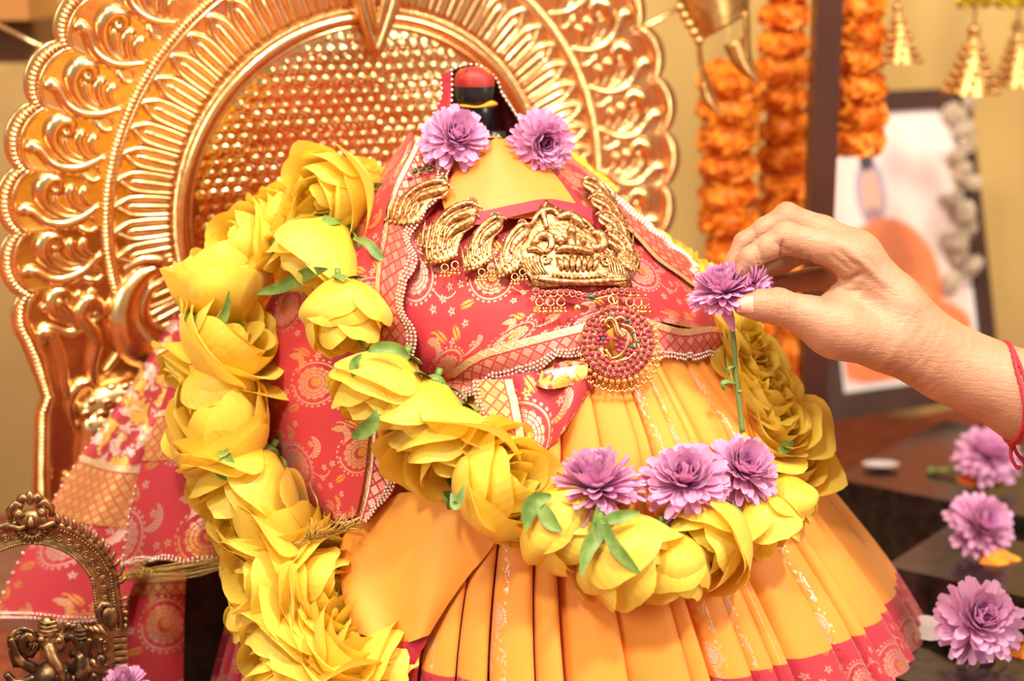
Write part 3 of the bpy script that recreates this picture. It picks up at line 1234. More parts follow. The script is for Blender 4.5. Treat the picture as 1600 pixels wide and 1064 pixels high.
def strip(name, inner, outer, n, m, parent, mat='border', lift=.006, free=False, scal=0.0, pitch=60, beads=2, guard=None, bead_r=.0012):
    """woven border between two pixel polylines, scalloped along the outer one, trimmed with crystals"""
    I, O = catmull(inner, n), catmull(outer, n)
    if scal:
        s = np.concatenate([[0], np.cumsum(np.hypot(*(O[1:, :2] - O[:-1, :2]).T))])
        w = np.abs(np.sin(math.pi * s / pitch)) ** .6
        d = O[:, :2] - I[:, :2]
        d /= np.linalg.norm(d, axis=1)[:, None]
        O[:, :2] += d * (w * scal)[:, None]
    grid = [[tuple(I[k] * (1 - f) + O[k] * f) for f in np.linspace(0, 1, m)] for k in range(n)]
    V = np.zeros((n, m, 3))
    for k in range(n):
        for q in range(m):
            px, py, w = grid[k][q]
            if free:
                y = w
                if guard is not None:
                    loc, nrm, idx, dist = BODY.ray_cast(CAM, ray(px, py).normalized())
                    if loc is not None:
                        y = min(y, loc.y - guard)
                V[k, q] = PY(px, py, y)
            else:
                V[k, q] = hit(px, py, lift + w)[0]
    for _ in range(3):
        W = V.copy()
        W[1:-1] = (V[:-2] + V[1:-1] * 2 + V[2:]) / 4
        V[:, :, 1] = W[:, :, 1]
    du = np.linalg.norm(np.diff(V[:, m // 2], axis=0), axis=1)
    su = np.concatenate([[0], np.cumsum(du)])
    uv = []
    for k in range(n):
        dv = np.concatenate([[0], np.cumsum(np.linalg.norm(np.diff(V[k], axis=0), axis=1))])
        uv += [(su[k], d) for d in dv]
    o = part(name, V.reshape(-1, 3), grid_faces(n, m), MAT[mat], parent, uv=uv)
    if beads:
        lines = []
        for b in range(beads):
            f = 1 - .02 - b * .0028 / max(.012, np.linalg.norm(V[n // 2, -1] - V[n // 2, 0]))
            lines.append(V[:, 0] * (1 - f) + V[:, -1] * f)
        beads_along(lines, 'crystal_trim', o, r=bead_r)
    return o, V


# yellow bib and its crimson hem
Gb = [[(706, 232, 0), (742, 240, 0), (778, 219, 0), (805, 225, 0), (838, 245, 0)],
      [(694, 275, 0), (740, 270, 0), (785, 258, 0), (830, 262, 0), (872, 285, 0)],
      [(692, 315, 0), (740, 318, 0), (795, 305, 0), (850, 305, 0), (895, 318, 0)],
      [(706, 350, 0), (750, 350, 0), (800, 345, 0), (860, 345, 0), (915, 345, 0)]]
bib, Vb = patch('yellow_bib', Gb, 44, 34, MAT['yellow_silk'], idol, .006, fold=lambda u, v: -.010 * math.exp(-((u - .48) / .16) ** 2) * (1 - v) ** 1.5 - .003 * math.sin(math.pi * u))
top = [(720, 343, .009), (760, 337, .009), (800, 328, .009), (850, 320, .009), (890, 326, .009), (918, 334, .009)]
bot = [(725, 360, .009), (765, 356, .009), (805, 345, .009), (850, 336, .009), (890, 342, .009), (920, 352, .009)]
n = 40
I, O = catmull(top, n), catmull(bot, n)
V = [hit(*(I[i][:2] * (1 - f) + O[i][:2] * f), .0145)[0] for i in range(n) for f in (0, .5, 1)]
part('bib_hem', V, grid_faces(n, 3), MAT['crimson'], idol)

# chest panel
Gc = [[(600, 340, 0), (700, 360, 0), (800, 372, 0), (900, 372, 0), (985, 385, 0), (1042, 400, 0)],
      [(600, 430, 0), (700, 440, 0), (800, 440, 0), (900, 430, 0), (1000, 430, 0), (1078, 450, 0)],
      [(610, 520, 0), (700, 520, 0), (800, 495, 0), (900, 470, 0), (1010, 480, 0), (1108, 505, 0)],
      [(640, 625, .001), (690, 596, .001), (760, 550, .001), (860, 521, .001), (985, 500, .001), (1124, 524, .001)]]
patch('chest_panel', Gc, 90, 60, MAT['shawl'], shawl, .005)
strip('chest_border', [(650, 628, 0), (687, 592, 0), (743, 553, 0), (800, 535, 0), (856, 520, 0), (920, 505, 0)],
      [(690, 655, .002), (722, 626, .002), (770, 598, .002), (820, 580, .002), (862, 556, .002), (925, 545, .002)], 70, 8, shawl, lift=.007, scal=8, pitch=52, beads=3)
strip('chest_border', [(960, 500, 0), (1000, 498, 0), (1060, 515, 0), (1110, 512, 0), (1150, 524, 0)],
      [(965, 548, .002), (1010, 552, .002), (1060, 558, .002), (1105, 553, .002), (1153, 566, .002)], 60, 8, shawl, lift=.007, scal=6, pitch=46, beads=2)
# tucked end below the pendant
Gt = [[(745, 590, .004), (800, 585, .006), (850, 575, .006), (905, 560, .006), (945, 570, .004)],
      [(755, 640, .004), (805, 640, .007), (850, 640, .007), (890, 625, .007), (925, 605, .004)],
      [(770, 690, .003), (815, 700, .006), (850, 705, .006), (878, 680, .006), (905, 640, .003)]]
patch('tucked_end', Gt, 40, 26, MAT['shawl_gold'], shawl, .008, fold=lambda u, v: .003 * math.sin(u * 14))
strip('tucked_border', [(806, 598, .012), (815, 640, .012), (826, 700, .012)], [(748, 600, .012), (755, 645, .012), (770, 700, .012)], 30, 6, shawl, 'border_gold', .012, beads=2)

# broad smooth panel at the left of the skirt with its own crimson hem
Gs = [[(632, 772, 0), (690, 768, .002), (745, 770, .002), (800, 812, 0)],
      [(552, 838, .004), (620, 846, .004), (690, 850, .003), (768, 862, 0)],
      [(545, 912, .004), (600, 926, .004), (662, 930, .003), (722, 920, 0)],
      [(562, 988, .003), (606, 1000, .004), (640, 1004, .003), (676, 992, 0)]]
patch('smooth_panel', Gs, 40, 40, MAT['orange_silk'], skirt, .0135, fold=lambda u, v: .0035 * math.sin(u * 9 - v * 3) * (.3 + v))
Gs = [[(560, 984, .003), (606, 998, .006), (640, 1002, .005), (678, 990, 0)],
      [(560, 1012, .003), (604, 1022, .006), (634, 1026, .005), (664, 1018, 0)],
      [(556, 1050, .003), (598, 1056, .006), (624, 1058, .005), (646, 1052, 0)]]
patch('panel_hem', Gs, 30, 16, MAT['crimson'], skirt, .0130)

# right shoulder edge with dense crystals
strip('right_border', [(905, 300, .002), (945, 335, .002), (985, 372, .002), (1020, 410, .002), (1055, 435, .002), (1085, 458, .002)],
      [(925, 285, .001), (972, 325, .001), (1015, 362, .001), (1050, 392, .001), (1078, 416, .001), (1098, 440, .001)], 60, 7, shawl, lift=.007, scal=4, pitch=40, beads=5, bead_r=.0014)

# left cape
BL = [(648, 214, .066), (640, 236, .060), (618, 281, .045), (601, 338, .028), (592, 395, .013), (586, 451, .003), (586, 540, -.012), (582, 620, -.026), (575, 690, -.037), (568, 752, -.045), (556, 806, -.050)]
LB = [(640, 206, .090), (608, 252, .088), (570, 312, .085), (520, 368, .080), (460, 420, .075), (415, 480, .068), (396, 560, .055), (402, 640, .040), (428, 715, .022), (468, 775, .004), (505, 806, -.012)]
rows = []
for a, b in zip(LB, BL):
    row = []
    for f in (0, .33, .67, 1):
        px, py = a[0] * (1 - f) + b[0] * f, a[1] * (1 - f) + b[1] * f
        if a is LB[-1]:
            py += 6 * math.sin(math.pi * f)
        y = a[2] * (1 - f) + b[2] * f - .012 * math.sin(math.pi * f * .9)
        row.append((px, py, y))
    rows.append(row)
patch('left_cape', rows, 60, 110, MAT['shawl'], shawl, free=True, guard=.010, fold=lambda u, v: .004 * math.sin(u * 7 + v * 3) * v)
ER = [(690, 214, .060), (700, 250, .050), (692, 290, .036), (660, 335, .020), (638, 370, .006), (648, 405, -.003), (630, 450, -.010), (626, 480, -.014), (645, 520, -.020), (642, 580, -.027), (634, 650, -.036), (624, 705, -.044), (617, 745, -.049), (598, 780, -.053), (566, 814, -.055)]
IR = catmull(BL, 15)
strip('cape_border', [tuple(p) for p in IR], ER, 150, 8, shawl, free=True, guard=.014, scal=5, pitch=62, beads=3)
# crimson lining seen beyond the cape edge
V = []
E_ = catmull(ER, 80)
for i in range(80):
    px, py, y = E_[i]
    for f in (0, 1):
        loc = BODY.ray_cast(CAM, ray(px + f * 12 - 4, py + 3 * f).normalized())[0]
        V.append(PY(px + f * 12 - 4, py + 3 * f, min(y + .004, loc.y - .008) if loc else y + .004))
part('cape_lining', V, grid_faces(80, 2), MAT['crimson'], shawl)
beads_along([[PY(505 + 55 * f, 806 + 9 * math.sin(math.pi * f) + 4 * f, -.022 - .036 * f) for f in np.linspace(0, 1, 20)]], 'crystal_trim', shawl)

# hood behind the head
Gh = [[(692, 150, .118), (697, 118, .124), (722, 103, .134), (750, 103, .134), (774, 122, .124), (784, 146, .116)],
      [(684, 185, .112), (688, 165, .135), (715, 150, .150), (760, 150, .150), (795, 166, .128), (808, 182, .112)],
      [(662, 222, .095), (672, 210, .130), (710, 200, .155), (765, 200, .155), (812, 205, .122), (828, 216, .100)],
      [(640, 250, .085), (665, 245, .110), (710, 240, .140), (775, 240, .140), (830, 240, .115), (865, 250, .095)]]
_, Vh = patch('hood', Gh, 44, 30, MAT['veil'], shawl, free=True)
beads_along([Vh[:, 0], Vh[:, -1], Vh[:, -3], Vh[0, :]], 'crystal_trim', shawl, step=.0042, r=.0013)
# bright red fold left of the face with a beaded edge
Gf = [[(688, 118, .098), (700, 112, .094), (706, 112, .092)], [(690, 150, .092), (700, 150, .086), (706, 152, .084)],
      [(676, 182, .086), (692, 190, .080), (703, 195, .078)], [(664, 225, .078), (684, 240, .072), (698, 262, .068)]]
_, Vf = patch('face_fold', Gf, 10, 26, MAT['crimson'], shawl, free=True)
beads_along([Vf[:, -1], Vf[:, 0]], 'crystal_trim', shawl, step=.004, r=.0012)

# ---- long trailing end at the far left, and its front fold
pallu = thing('saree_end', 'red and gold brocade saree end trailing down at the far left behind the bronze arch', 'cloth', (-.3, .08, .1))
Gp = [[(272, 492, .125), (300, 500, .118), (330, 512, .112), (360, 530, .108)],
      [(205, 600, .118), (240, 615, .108), (285, 620, .102), (335, 630, .098)],
      [(135, 700, .112), (180, 715, .098), (235, 720, .090), (300, 725, .088)],
      [(78, 790, .108), (130, 805, .090), (195, 815, .078), (265, 822, .076)],
      [(25, 885, .104), (80, 890, .084), (145, 900, .070), (215, 900, .066)],
      [(-12, 965, .100), (50, 966, .080), (120, 972, .062), (190, 965, .058)]]
fw = lambda u, v: .004 * math.sin(u * 9 + v * 2)
gp, Vp = patch('brocade_field', Gp, 50, 110, MAT['shawl_gold'], pallu, free=True, fold=fw)
# woven bands across it
for (r0, r1, mt) in ((36, 44, 'border_gold'), (60, 66, 'border_gold')):
    pass
def overlay(name, V, j0, j1, mat, parent, up=.0012):
    B = V[j0:j1 + 1].copy()
    d = np.array(CAM) - B
    B += d / np.linalg.norm(d, axis=2, keepdims=True) * up
    n, m = B.shape[:2]
    su = np.concatenate([[0], np.cumsum(np.linalg.norm(np.diff(B[n // 2], axis=0), axis=1))])
    sv = np.concatenate([[0], np.cumsum(np.linalg.norm(np.diff(B[:, m // 2], axis=0), axis=1))])
    uv = [(su[i], sv[j]) for j in range(n) for i in range(m)]
    return part(name, B.reshape(-1, 3), grid_faces(n, m), MAT[mat], parent, uv=uv)


overlay('woven_band', Vp, 46, 68, 'border_gold', pallu)


def mottled():
    m, b = new_mat('gold_mottled_brocade', (.8, .4, .1), .5)
    u, v = uvxy()
    co = objco()
    f = noise(60, 2, co)
    g = noise(110, 3, co)
    sp = noise(1500, 1, co)
    c = mixc(sstep(f, .50, .54), (.55, .06, .07), (.86, .46, .09))
    c = mixc(sstep(g, .52, .58) * sstep(sp, .35, .55), c, (.92, .68, .58))
    e = sstep(mth('ABSOLUTE', g - .5), .0, .02)
    c = mixc(e, (.42, .04, .05), c)
    put(b.inputs['Base Color'], c)
    b.inputs['Metallic'].default_value = .5
    b.inputs['Roughness'].default_value = .42
    bump(b, g + sp * .4, .4, .0008)
    return m


MAT['mottled'] = mottled()
overlay('gilded_field', Vp, 0, 46, 'mottled', pallu)
beads_along([Vp[-1], Vp[-3]], 'crystal_trim', pallu, step=.0038, r=.0013)
beads_along([Vp[20:, 0]], 'crystal_trim', pallu, step=.009, r=.0014)

Gq = [[(262, 605, .070), (300, 590, .062), (345, 590, .058), (395, 600, .056)],
      [(240, 665, .066), (285, 660, .050), (335, 660, .044), (392, 668, .044)],
      [(218, 735, .062), (270, 735, .040), (325, 738, .032), (390, 742, .034)],
      [(200, 815, .058), (255, 815, .034), (315, 815, .024), (388, 815, .026)],
      [(190, 885, .054), (245, 876, .030), (305, 880, .020), (386, 872, .022)]]
gq, Vq = patch('front_fold', Gq, 50, 90, MAT['shawl_gold'], pallu, free=True, fold=lambda u, v: .003 * math.sin(u * 8))
overlay('fold_band', Vq, 14, 40, 'border_gold', pallu)
sc_ = [Vq[-1 - int(2.0 * abs(math.sin(math.pi * i / 14.)) ** .7 + .5 * r), i] for r in (0, 3) for i in range(50)]
beads_along([sc_[:50], sc_[50:]], 'crystal_trim', pallu, step=.0036, r=.0013)
beads_along([Vq[50:, 0]], 'crystal_trim', pallu, step=.006, r=.0012)
Gr = [[(205, 895, .075), (240, 890, .072), (292, 888, .078)], [(200, 960, .072), (240, 960, .066), (288, 960, .074)], [(170, 1090, .068), (230, 1090, .060), (286, 1090, .070)]]
gr_, Vr = patch('under_fold', Gr, 30, 60, MAT['shawl_gold'], pallu, free=True, fold=lambda u, v: .003 * math.sin(u * 6))
overlay('under_band', Vr, 4, 18, 'border_gold', pallu)

# frayed golden thread below the fold
mb = MB()
rng = np.random.default_rng(4)
for q in range(22):
    a = np.array([205, 898, .02]) + rng.normal(0, [9, 4, .003])
    b = np.array([375, 872, .016]) + rng.normal(0, [6, 5, .002])
    c = (a + b) / 2 + rng.normal(0, [4, 6, .003]) + np.array([0, 4, 0])
    mb.tube([PY(*p) for p in catmull([a, c, b], 8)], .0003, 4)
for q in range(50):
    c0 = np.array([222, 893, .018]) + rng.normal(0, [8, 4, .003])
    c1 = c0 + rng.normal(0, [14, 7, .004])
    mb.tube([PY(*p) for p in catmull([c0, (c0 + c1) / 2 + rng.normal(0, [4, 4, .002]), c1], 6)], .0003, 4)
tag(mb.build('gold_tassel_thread', MAT['straw'], None, kind='stuff'), 'frayed golden thread hanging under the beaded scallop hem', 'thread')

# dark plinth behind the cloth
mb = MB()
ped = thing('idol_plinth', 'dark weathered stone plinth in shadow behind the left roses', 'plinth', (-.21, .155, 0))
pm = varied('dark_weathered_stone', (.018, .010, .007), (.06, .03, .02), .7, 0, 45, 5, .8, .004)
p0, p1 = PY(268, 1000, .15), PY(410, 1000, .15)
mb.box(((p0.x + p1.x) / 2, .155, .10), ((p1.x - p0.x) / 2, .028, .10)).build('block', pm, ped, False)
mb = MB()
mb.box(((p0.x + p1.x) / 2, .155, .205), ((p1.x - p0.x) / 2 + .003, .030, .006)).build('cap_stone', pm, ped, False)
# ------------------------------------------------------------------ flowers
def petal_sheet(fn, nu, nv, rng_uv=None):
    V, uv = [], []
    for i in range(nu):
        u = -1 + 2 * i / (nu - 1)
        for j in range(nv):
            v = j / (nv - 1)
            V.append(fn(u, v))
            uv.append((u * .5 + .5, v))
    return V, grid_faces(nu, nv), uv


def rose_mesh(seed, openness):
    """loose garden rose: spiralling cupped petals, axis +Z, about 1 unit across"""
    rng = np.random.default_rng(seed)
    V, F, UV = [], [], []
    layers = [(3, .10, .74, -.25), (3, .18, .82, -.12), (4, .28, .88, .02), (4, .38, .88, .16), (4, .45, .80, .34), (3, .48, .70, .62)]
    a0 = rng.uniform(0, 6)
    for L, (n, R, H, op) in enumerate(layers):
        for q in range(n):
            a0 += 2 * math.pi / n * rng.uniform(.85, 1.15)
            ph = a0 + L * 1.1
            W = (1.25 if L < 2 else 1.10 if L < 4 else 1.0) * rng.uniform(.9, 1.12)
            Hq = H * rng.uniform(.86, 1.10)
            opq = op * openness + rng.uniform(-.06, .14) * (L / 5)
            curl = (.04 + .13 * L / 5) * rng.uniform(.2, 1.4) * openness
            rf, rp, rk = rng.uniform(.008, .03) * (L + 1) / 5, rng.uniform(0, 6), rng.uniform(1.2, 2.6)
            skew = rng.uniform(-.15, .15)
            Rq = R * rng.uniform(.92, 1.08)
            pt = rng.uniform(.0, .06)
            sd, cr_ = rng.uniform(0, 50), .075 * (L + 1) / 6

            def fn(u, v):
                w = W * (.28 + .72 * math.sin(math.pi * min(1, .10 + v * .56)))
                tip = 1 - .26 * abs(u) ** 3.2 + pt * math.exp(-(u / .18) ** 2) + .02 * math.sin(rk * 3 * u + rp)
                s = v * tip
                bul = math.sin(math.pi * min(1.0, max(0, s) * .74 + .07)) ** .72
                r = Rq * (.12 + .95 * bul) + Rq * (opq * 1.5 + .06) * max(s, 0) ** 2.4 + .015
                r += cr_ * (float(vnoise(u * 1.6 + sd, v * 2.2 + sd * 2, 3)) - .5) * (.3 + s)
                z = Hq * (max(s, 0) ** .95)
                if s > .66:
                    e = (s - .66) / .34
                    r += curl * e * e
                    z -= curl * .6 * e * e
                r += rf * math.sin(rk * u * 2 + rp) * s * s + .02 * (u * u) * s
                a = ph + u * w + skew * s
                return (r * math.cos(a), r * math.sin(a), z)
            v_, f_, uv_ = petal_sheet(fn, 13, 11)
            o = len(V)
            V += v_
            F += [tuple(i + o for i in f) for f in f_]
            UV += uv_
    return mesh_of('rose', V, F, True, UV)


def sepal_mesh(seed):
    rng = np.random.default_rng(seed)
    V, F, UV = [], [], []
    for q in range(5):
        ph = q * 2 * math.pi / 5 + rng.uniform(-.25, .25)
        Ls = rng.uniform(.38, .66)
        out = rng.uniform(.0, .9)
        wd = rng.uniform(.07, .11)

        def fn(u, v):
            wv = wd * math.sin(math.pi * (v * .9 + .1)) ** .8
            r = .10 + Ls * (.55 + .45 * out) * math.sin(min(1.5, v * 1.5)) * .72
            z = -.03 + Ls * v * v * (1 - out * 1.1) + .02 * abs(u)
            return (r * math.cos(ph) - u * wv * math.sin(ph), r * math.sin(ph) + u * wv * math.cos(ph), z)
        v_, f_, uv_ = petal_sheet(fn, 5, 7)
        o = len(V)
        V += v_
        F += [tuple(i + o for i in f) for f in f_]
        UV += uv_
    v_, f_ = ball_geo((0, 0, -.03), (.13, .13, .09), 10, 6)
    o = len(V)
    V += v_
    F += [tuple(i + o for i in f) for f in f_]
    UV += [(.5, .5)] * len(v_)
    v_, f_ = tube_geo([(0, 0, -.08), (0.01, 0, -.2)], .04, 7)
    o = len(V)
    V += v_
    F += [tuple(i + o for i in f) for f in f_]
    UV += [(.5, .5)] * len(v_)
    return mesh_of('sepals', V, F, True, UV)


ROSES = [rose_mesh(20 + i, o) for i, o in enumerate((.15, .5, .8, 1.1, .35, 1.35))]
SEPALS = [sepal_mesh(40 + i) for i in range(4)]
for m_ in ROSES:
    m_.materials.append(MAT['rose'])
for m_ in SEPALS:
    m_.materials.append(MAT['rose_leaf'])


def axis_quat(alpha, beta, roll):
    """alpha: direction in the picture (deg, 0 right, 90 up); beta: tilt to the viewer"""
    a, b = math.radians(alpha), math.radians(beta)
    d = RGT * (math.cos(a) * math.cos(b)) + UPV * (math.sin(a) * math.cos(b)) - FWD * math.sin(b)
    q = d.to_track_quat('Z', 'Y')
    return q @ Matrix.Rotation(roll, 3, 'Z').to_quaternion()


def add_rose(parent, px, py, y, size_px, alpha, beta, var, seed, squash=1.0, sep=True):
    """rose centred on the pixel at world depth y; size_px = width on the photograph"""
    c = PY(px, py, y)
    s = size_px * ((c - CAM).dot(FWD)) / FP / .98
    q = axis_quat(alpha, beta, seed * 1.37)
    zc = q @ Vector((0, 0, .40 * s * squash))
    o = bpy.data.objects.new('rose', ROSES[var % len(ROSES)])
    COL.objects.link(o)
    o.parent = parent
    o.location = c - zc - parent.location
    o.rotation_mode = 'QUATERNION'
    o.rotation_quaternion = q
    o.scale = (s, s, s * squash)
    if sep:
        e = bpy.data.objects.new('sepals', SEPALS[seed % 4])
        COL.objects.link(e)
        e.parent = o
        e.rotation_euler = (0, 0, seed * 2.1)
    return o


def body_y(px, py, lift):
    loc = BODY.ray_cast(CAM, ray(px, py).normalized())[0]
    return (loc.y if loc else .06) - lift


# garland round the neck, hanging over chest and skirt
g1 = thing('rose_garland', 'yellow rose garland looped from the neck across the orange skirt', 'garland', (.05, -.1, .2), 'yellow rose garlands')
FR = [  # px, py, y(None: on body), size, alpha, beta, variant
    (528, 305, .058, 116, 200, 40, 2), (500, 395, .030, 122, -125, 10, 1), (536, 486, -.030, 108, -80, 14, 0),
    (602, 606, -.056, 122, -120, 18, 1), (660, 652, -.062, 128, -110, 15, 4), (708, 700, -.070, 134, -100, 35, 2), (775, 760, -.092, 142, 20, 35, 1),
    (866, 822, None, 116, -30, 10, 0), (966, 864, None, 134, -50, 5, 4), (1044, 876, None, 108, -80, 5, 0), (1112, 838, None, 122, -140, 40, 1), (1186, 816, None, 116, -60, 15, 4),
    (1238, 778, None, 96, -80, 10, 0), (1240, 720, None, 106, 60, 50, 2), (1226, 668, .010, 100, 50, 50, 3), (1204, 622, .018, 92, 50, 40, 2), (1188, 580, .026, 84, 45, 40, 3), (1174, 540, .035, 76, 50, 40, 2), (1160, 508, .045, 70, 60, 30, 1),
    (1135, 470, .062, 66, 30, 30, 2), (1105, 440, .080, 66, 40, 20, 3), (1068, 410, .098, 62, 50, 20, 2), (1030, 382, .112, 60, 50, 20, 3), (985, 345, .13, 60, 60, 20, 1), (940, 300, .145, 60, 60, 20, 2), (905, 268, .15, 56, 60, 20, 3)]
for i, (px, py, y, s, al, be, va) in enumerate(FR):
    if y is None:
        y = body_y(px, py, .030)
    add_rose(g1, px - (14 if i > 11 else 0), py, y, s * (1.06 if i < 11 else .9), al, be, va, i, 1.0)

g2 = thing('rose_garland', 'yellow rose garland hanging down the left side before the halo', 'garland', (-.2, 0, .2), 'yellow rose garlands')
FL = [(565, 285, .085, 66, 70, 20, 2), (478, 316, .080, 84, 130, 30, 3), (432, 346, .075, 88, 150, 30, 2), (392, 388, .066, 106, 160, 35, 1), (345, 452, .050, 132, 95, 5, 4),
      (352, 540, .030, 132, 40, 25, 2), (340, 604, .018, 104, -75, 15, 0), (296, 572, .03, 74, -130, 20, 2), (350, 682, .005, 136, 120, 30, 1), (330, 728, .005, 84, -160, 20, 2), (388, 760, -.012, 138, -120, 25, 2), (432, 826, -.025, 132, 100, 30, 1), (392, 846, -.015, 92, 190, 20, 0),
      (428, 902, -.045, 140, -170, 30, 2), (492, 908, -.050, 108, 0, 30, 1), (412, 962, -.045, 90, -100, 20, 0), (500, 966, -.06, 116, 40, 35, 3), (462, 1012, -.07, 132, -140, 30, 1), (545, 1016, -.08, 130, 60, 35, 2), (598, 1042, -.085, 108, -10, 20, 1), (470, 1080, -.085, 130, -120, 40, 4), (545, 1085, -.09, 120, -60, 40, 2)]
for i, (px, py, y, s, al, be, va) in enumerate(FL):
    add_rose(g2, px, py, y, s * 1.04, al, be, va, i + 3, 1.0)


def ribbon_leaf(parent, P, w, bend=.3, name='leaf', mat='rose_leaf'):
    Q = catmull(P, 16)
    pts = [PY(*q) for q in Q]
    V, uv = [], []
    for i, p in enumerate(pts):
        t = (pts[min(i + 1, 15)] - pts[max(i - 1, 0)]).normalized()
        d = (CAM - p).normalized()
        a = t.cross(d).normalized()
        f = i / 15
        ww = w * math.sin(math.pi * (f * .92 + .06)) ** .8
        for u in (-1, -.5, 0, .5, 1):
            V.append(p + a * (u * ww) + d * (bend * ww * abs(u)))
            uv.append((u * .5 + .5, f))
    return part(name, V, grid_faces(16, 5), MAT[mat], parent, uv=uv)


ribbon_leaf(g1, [(402, 458, .020), (440, 448, .010), (480, 428, -.005), (512, 420, -.02)], .0048)
ribbon_leaf(g1, [(552, 372, .02), (575, 380, .012), (590, 398, .008), (602, 408, .006)], .0035)
ribbon_leaf(g1, [(420, 382, .04), (445, 372, .025), (470, 368, .02)], .003)
ribbon_leaf(g1, [(550, 682, -.09), (565, 676, -.095), (582, 660, -.097), (588, 640, -.095)], .0052)
ribbon_leaf(g1, [(555, 592, -.085), (553, 570, -.085), (565, 553, -.083)], .0032)
ribbon_leaf(g1, [(640, 560, -.078), (620, 545, -.08), (590, 543, -.08), (575, 550, -.08)], .004)
ribbon_leaf(g2, [(345, 690, -.03), (352, 712, -.042), (368, 732, -.045)], .004)
ribbon_leaf(g2, [(335, 720, -.035), (350, 738, -.04), (375, 740, -.042)], .005)
ribbon_leaf(g2, [(280, 478, .03), (300, 500, .018), (335, 508, .01), (352, 490, .008), (358, 455, .006)], .0042)
ribbon_leaf(g1, [(725, 760, -.13), (712, 790, -.135), (705, 770, -.13)], .003)
def front_leaf(P, w, lift=.058):
    ribbon_leaf(g1, [(x, y, body_y(x, y, lift)) for x, y in P], w)


front_leaf([(862, 775), (838, 782), (826, 800), (822, 830)], .0055)
front_leaf([(842, 778), (850, 800), (862, 818), (878, 830)], .0050)
front_leaf([(935, 792), (934, 830), (918, 860), (908, 900)], .0052)
front_leaf([(938, 800), (955, 845), (978, 875), (1000, 896)], .0040, .064)
front_leaf([(938, 815), (965, 808), (1000, 800)], .0042, .064)
front_leaf([(1140, 838), (1150, 815), (1152, 800)], .0030)
front_leaf([(1216, 705), (1226, 700), (1240, 690)], .0042)
# the cord the roses are strung on
mb = MB()
mb.tube([PY(px, py, (body_y(px, py, .02) if y is None else y)) for px, py, y, *_ in FR], .0012, 6)
mb.build('cord', MAT['stem'], g1)
mb = MB()
mb.tube([PY(px, py, y + .006) for px, py, y, *_ in FL], .0012, 6)
mb.build('cord', MAT['stem'], g2)
# dry grass tuft between the roses and the cape hem
mb = MB()
rng = np.random.default_rng(8)
for q in range(60):
    f = rng.uniform(0, 1)
    a = np.array([468 + 85 * f, 845 - 20 * f, -.062])
    b = a + np.array([rng.normal(10, 8), rng.normal(-14, 9), rng.normal(-.004, .004)])
    mb.tube([PY(*a), PY(*((a + b) / 2 + rng.normal(0, [2, 2, .001]))), PY(*b)], [.0007, .0006, .0002], 4)
mb.tube([PY(455, 850, -.06), PY(510, 838, -.062), PY(565, 822, -.064)], [.0012, .0012, .0006], 5)
tag(mb.build('grass_tuft', MAT['straw'], None, kind='stuff'), 'pale dry grass tuft tucked below the shawl hem', 'grass')


def mum_meshes(seed, flat=1.0, dome=False):
    """chrysanthemum: layered strap petals, axis +Z, radius 1"""
    rng = np.random.default_rng(seed)
    res = []
    for layers, nm in (([(22, 1.0, -10, .0), (24, .99, 8, .02), (24, .94, 24, .05), (22, .88, 38, .09), (20, .80, 50, .12), (18, .70, 60, .13)], 'outer_petals'),
                       ([(16, .54, 60, .14), (14, .42, 70, .16), (12, .32, 80, .18), (8, .22, 86, .2)], 'inner_petals')):
        V, F, UV = [], [], []
        if dome:
            layers = [(n, .62 + .38 * Ln, el, z0 * .6) for n, Ln, el, z0 in layers]
        for (n, Ln, el, z0) in layers:
            o0 = rng.uniform(0, 6)
            for q in range(n):
                ph = o0 + 2 * math.pi * q / n + rng.normal(0, .05)
                e = math.radians((el + rng.normal(0, 9)) * flat)
                Lq = Ln * rng.uniform(.86, 1.06)
                wq = (.125 if Ln > .6 else .10) * rng.uniform(.85, 1.15)
                cv = rng.uniform(.10, .5)
                tw = rng.normal(0, .18)

                def fn(u, v):
                    w = wq * (.35 + .65 * math.sin(math.pi * min(1, .1 + v * .62))) * (1 if v < .9 else .55)
                    el_ = e + cv * v * (1 if el > 30 else -.25) * .8
                    r = .05 + Lq * v * math.cos(el_)
                    z = z0 + Lq * v * math.sin(el_) * .92 + .35 * w * u * u
                    t = u * w
                    a = ph + tw * v * .3
                    return (r * math.cos(a) - t * math.sin(a), r * math.sin(a) + t * math.cos(a), z)
                v_, f_, uv_ = petal_sheet(fn, 4, 7)
                o = len(V)
                V += v_
                F += [tuple(i + o for i in f) for f in f_]
                UV += uv_
        me = mesh_of(nm, V, F, True, UV)
        me.materials.append(MAT['mum'] if nm == 'outer_petals' else MAT['mum_core'])
        res.append(me)
    mb = MB()
    mb.ball((0, 0, -.04), (.28, .28, .16), 12, 6).tube([(0, 0, -.1), (0, .02, -.35)], .07, 7)
    c = mb.mesh('calyx')
    c.materials.append(MAT['stem'])
    res.append(c)
    return res


MUMS = [mum_meshes(60), mum_meshes(61, .85), mum_meshes(62, .9, True)]


def add_mum(px, py, y, d_px, alpha, beta, var, label, group, seed=0, squash=1.0, calyx=True, z=None):
    c = PY(px, py, y) if z is None else PZ(px, py, z)
    s = d_px / 2 * ((c - CAM).dot(FWD)) / FP
    t = thing('chrysanthemum', label, 'flower', c, group)
    t.rotation_mode = 'QUATERNION'
    t.rotation_quaternion = axis_quat(alpha, beta, seed * 1.7)
    t.scale = (s, s, s * squash)
    for me in MUMS[var][:3 if calyx else 2]:
        obj(me.name.split('.')[0], me, None, t)
    return t


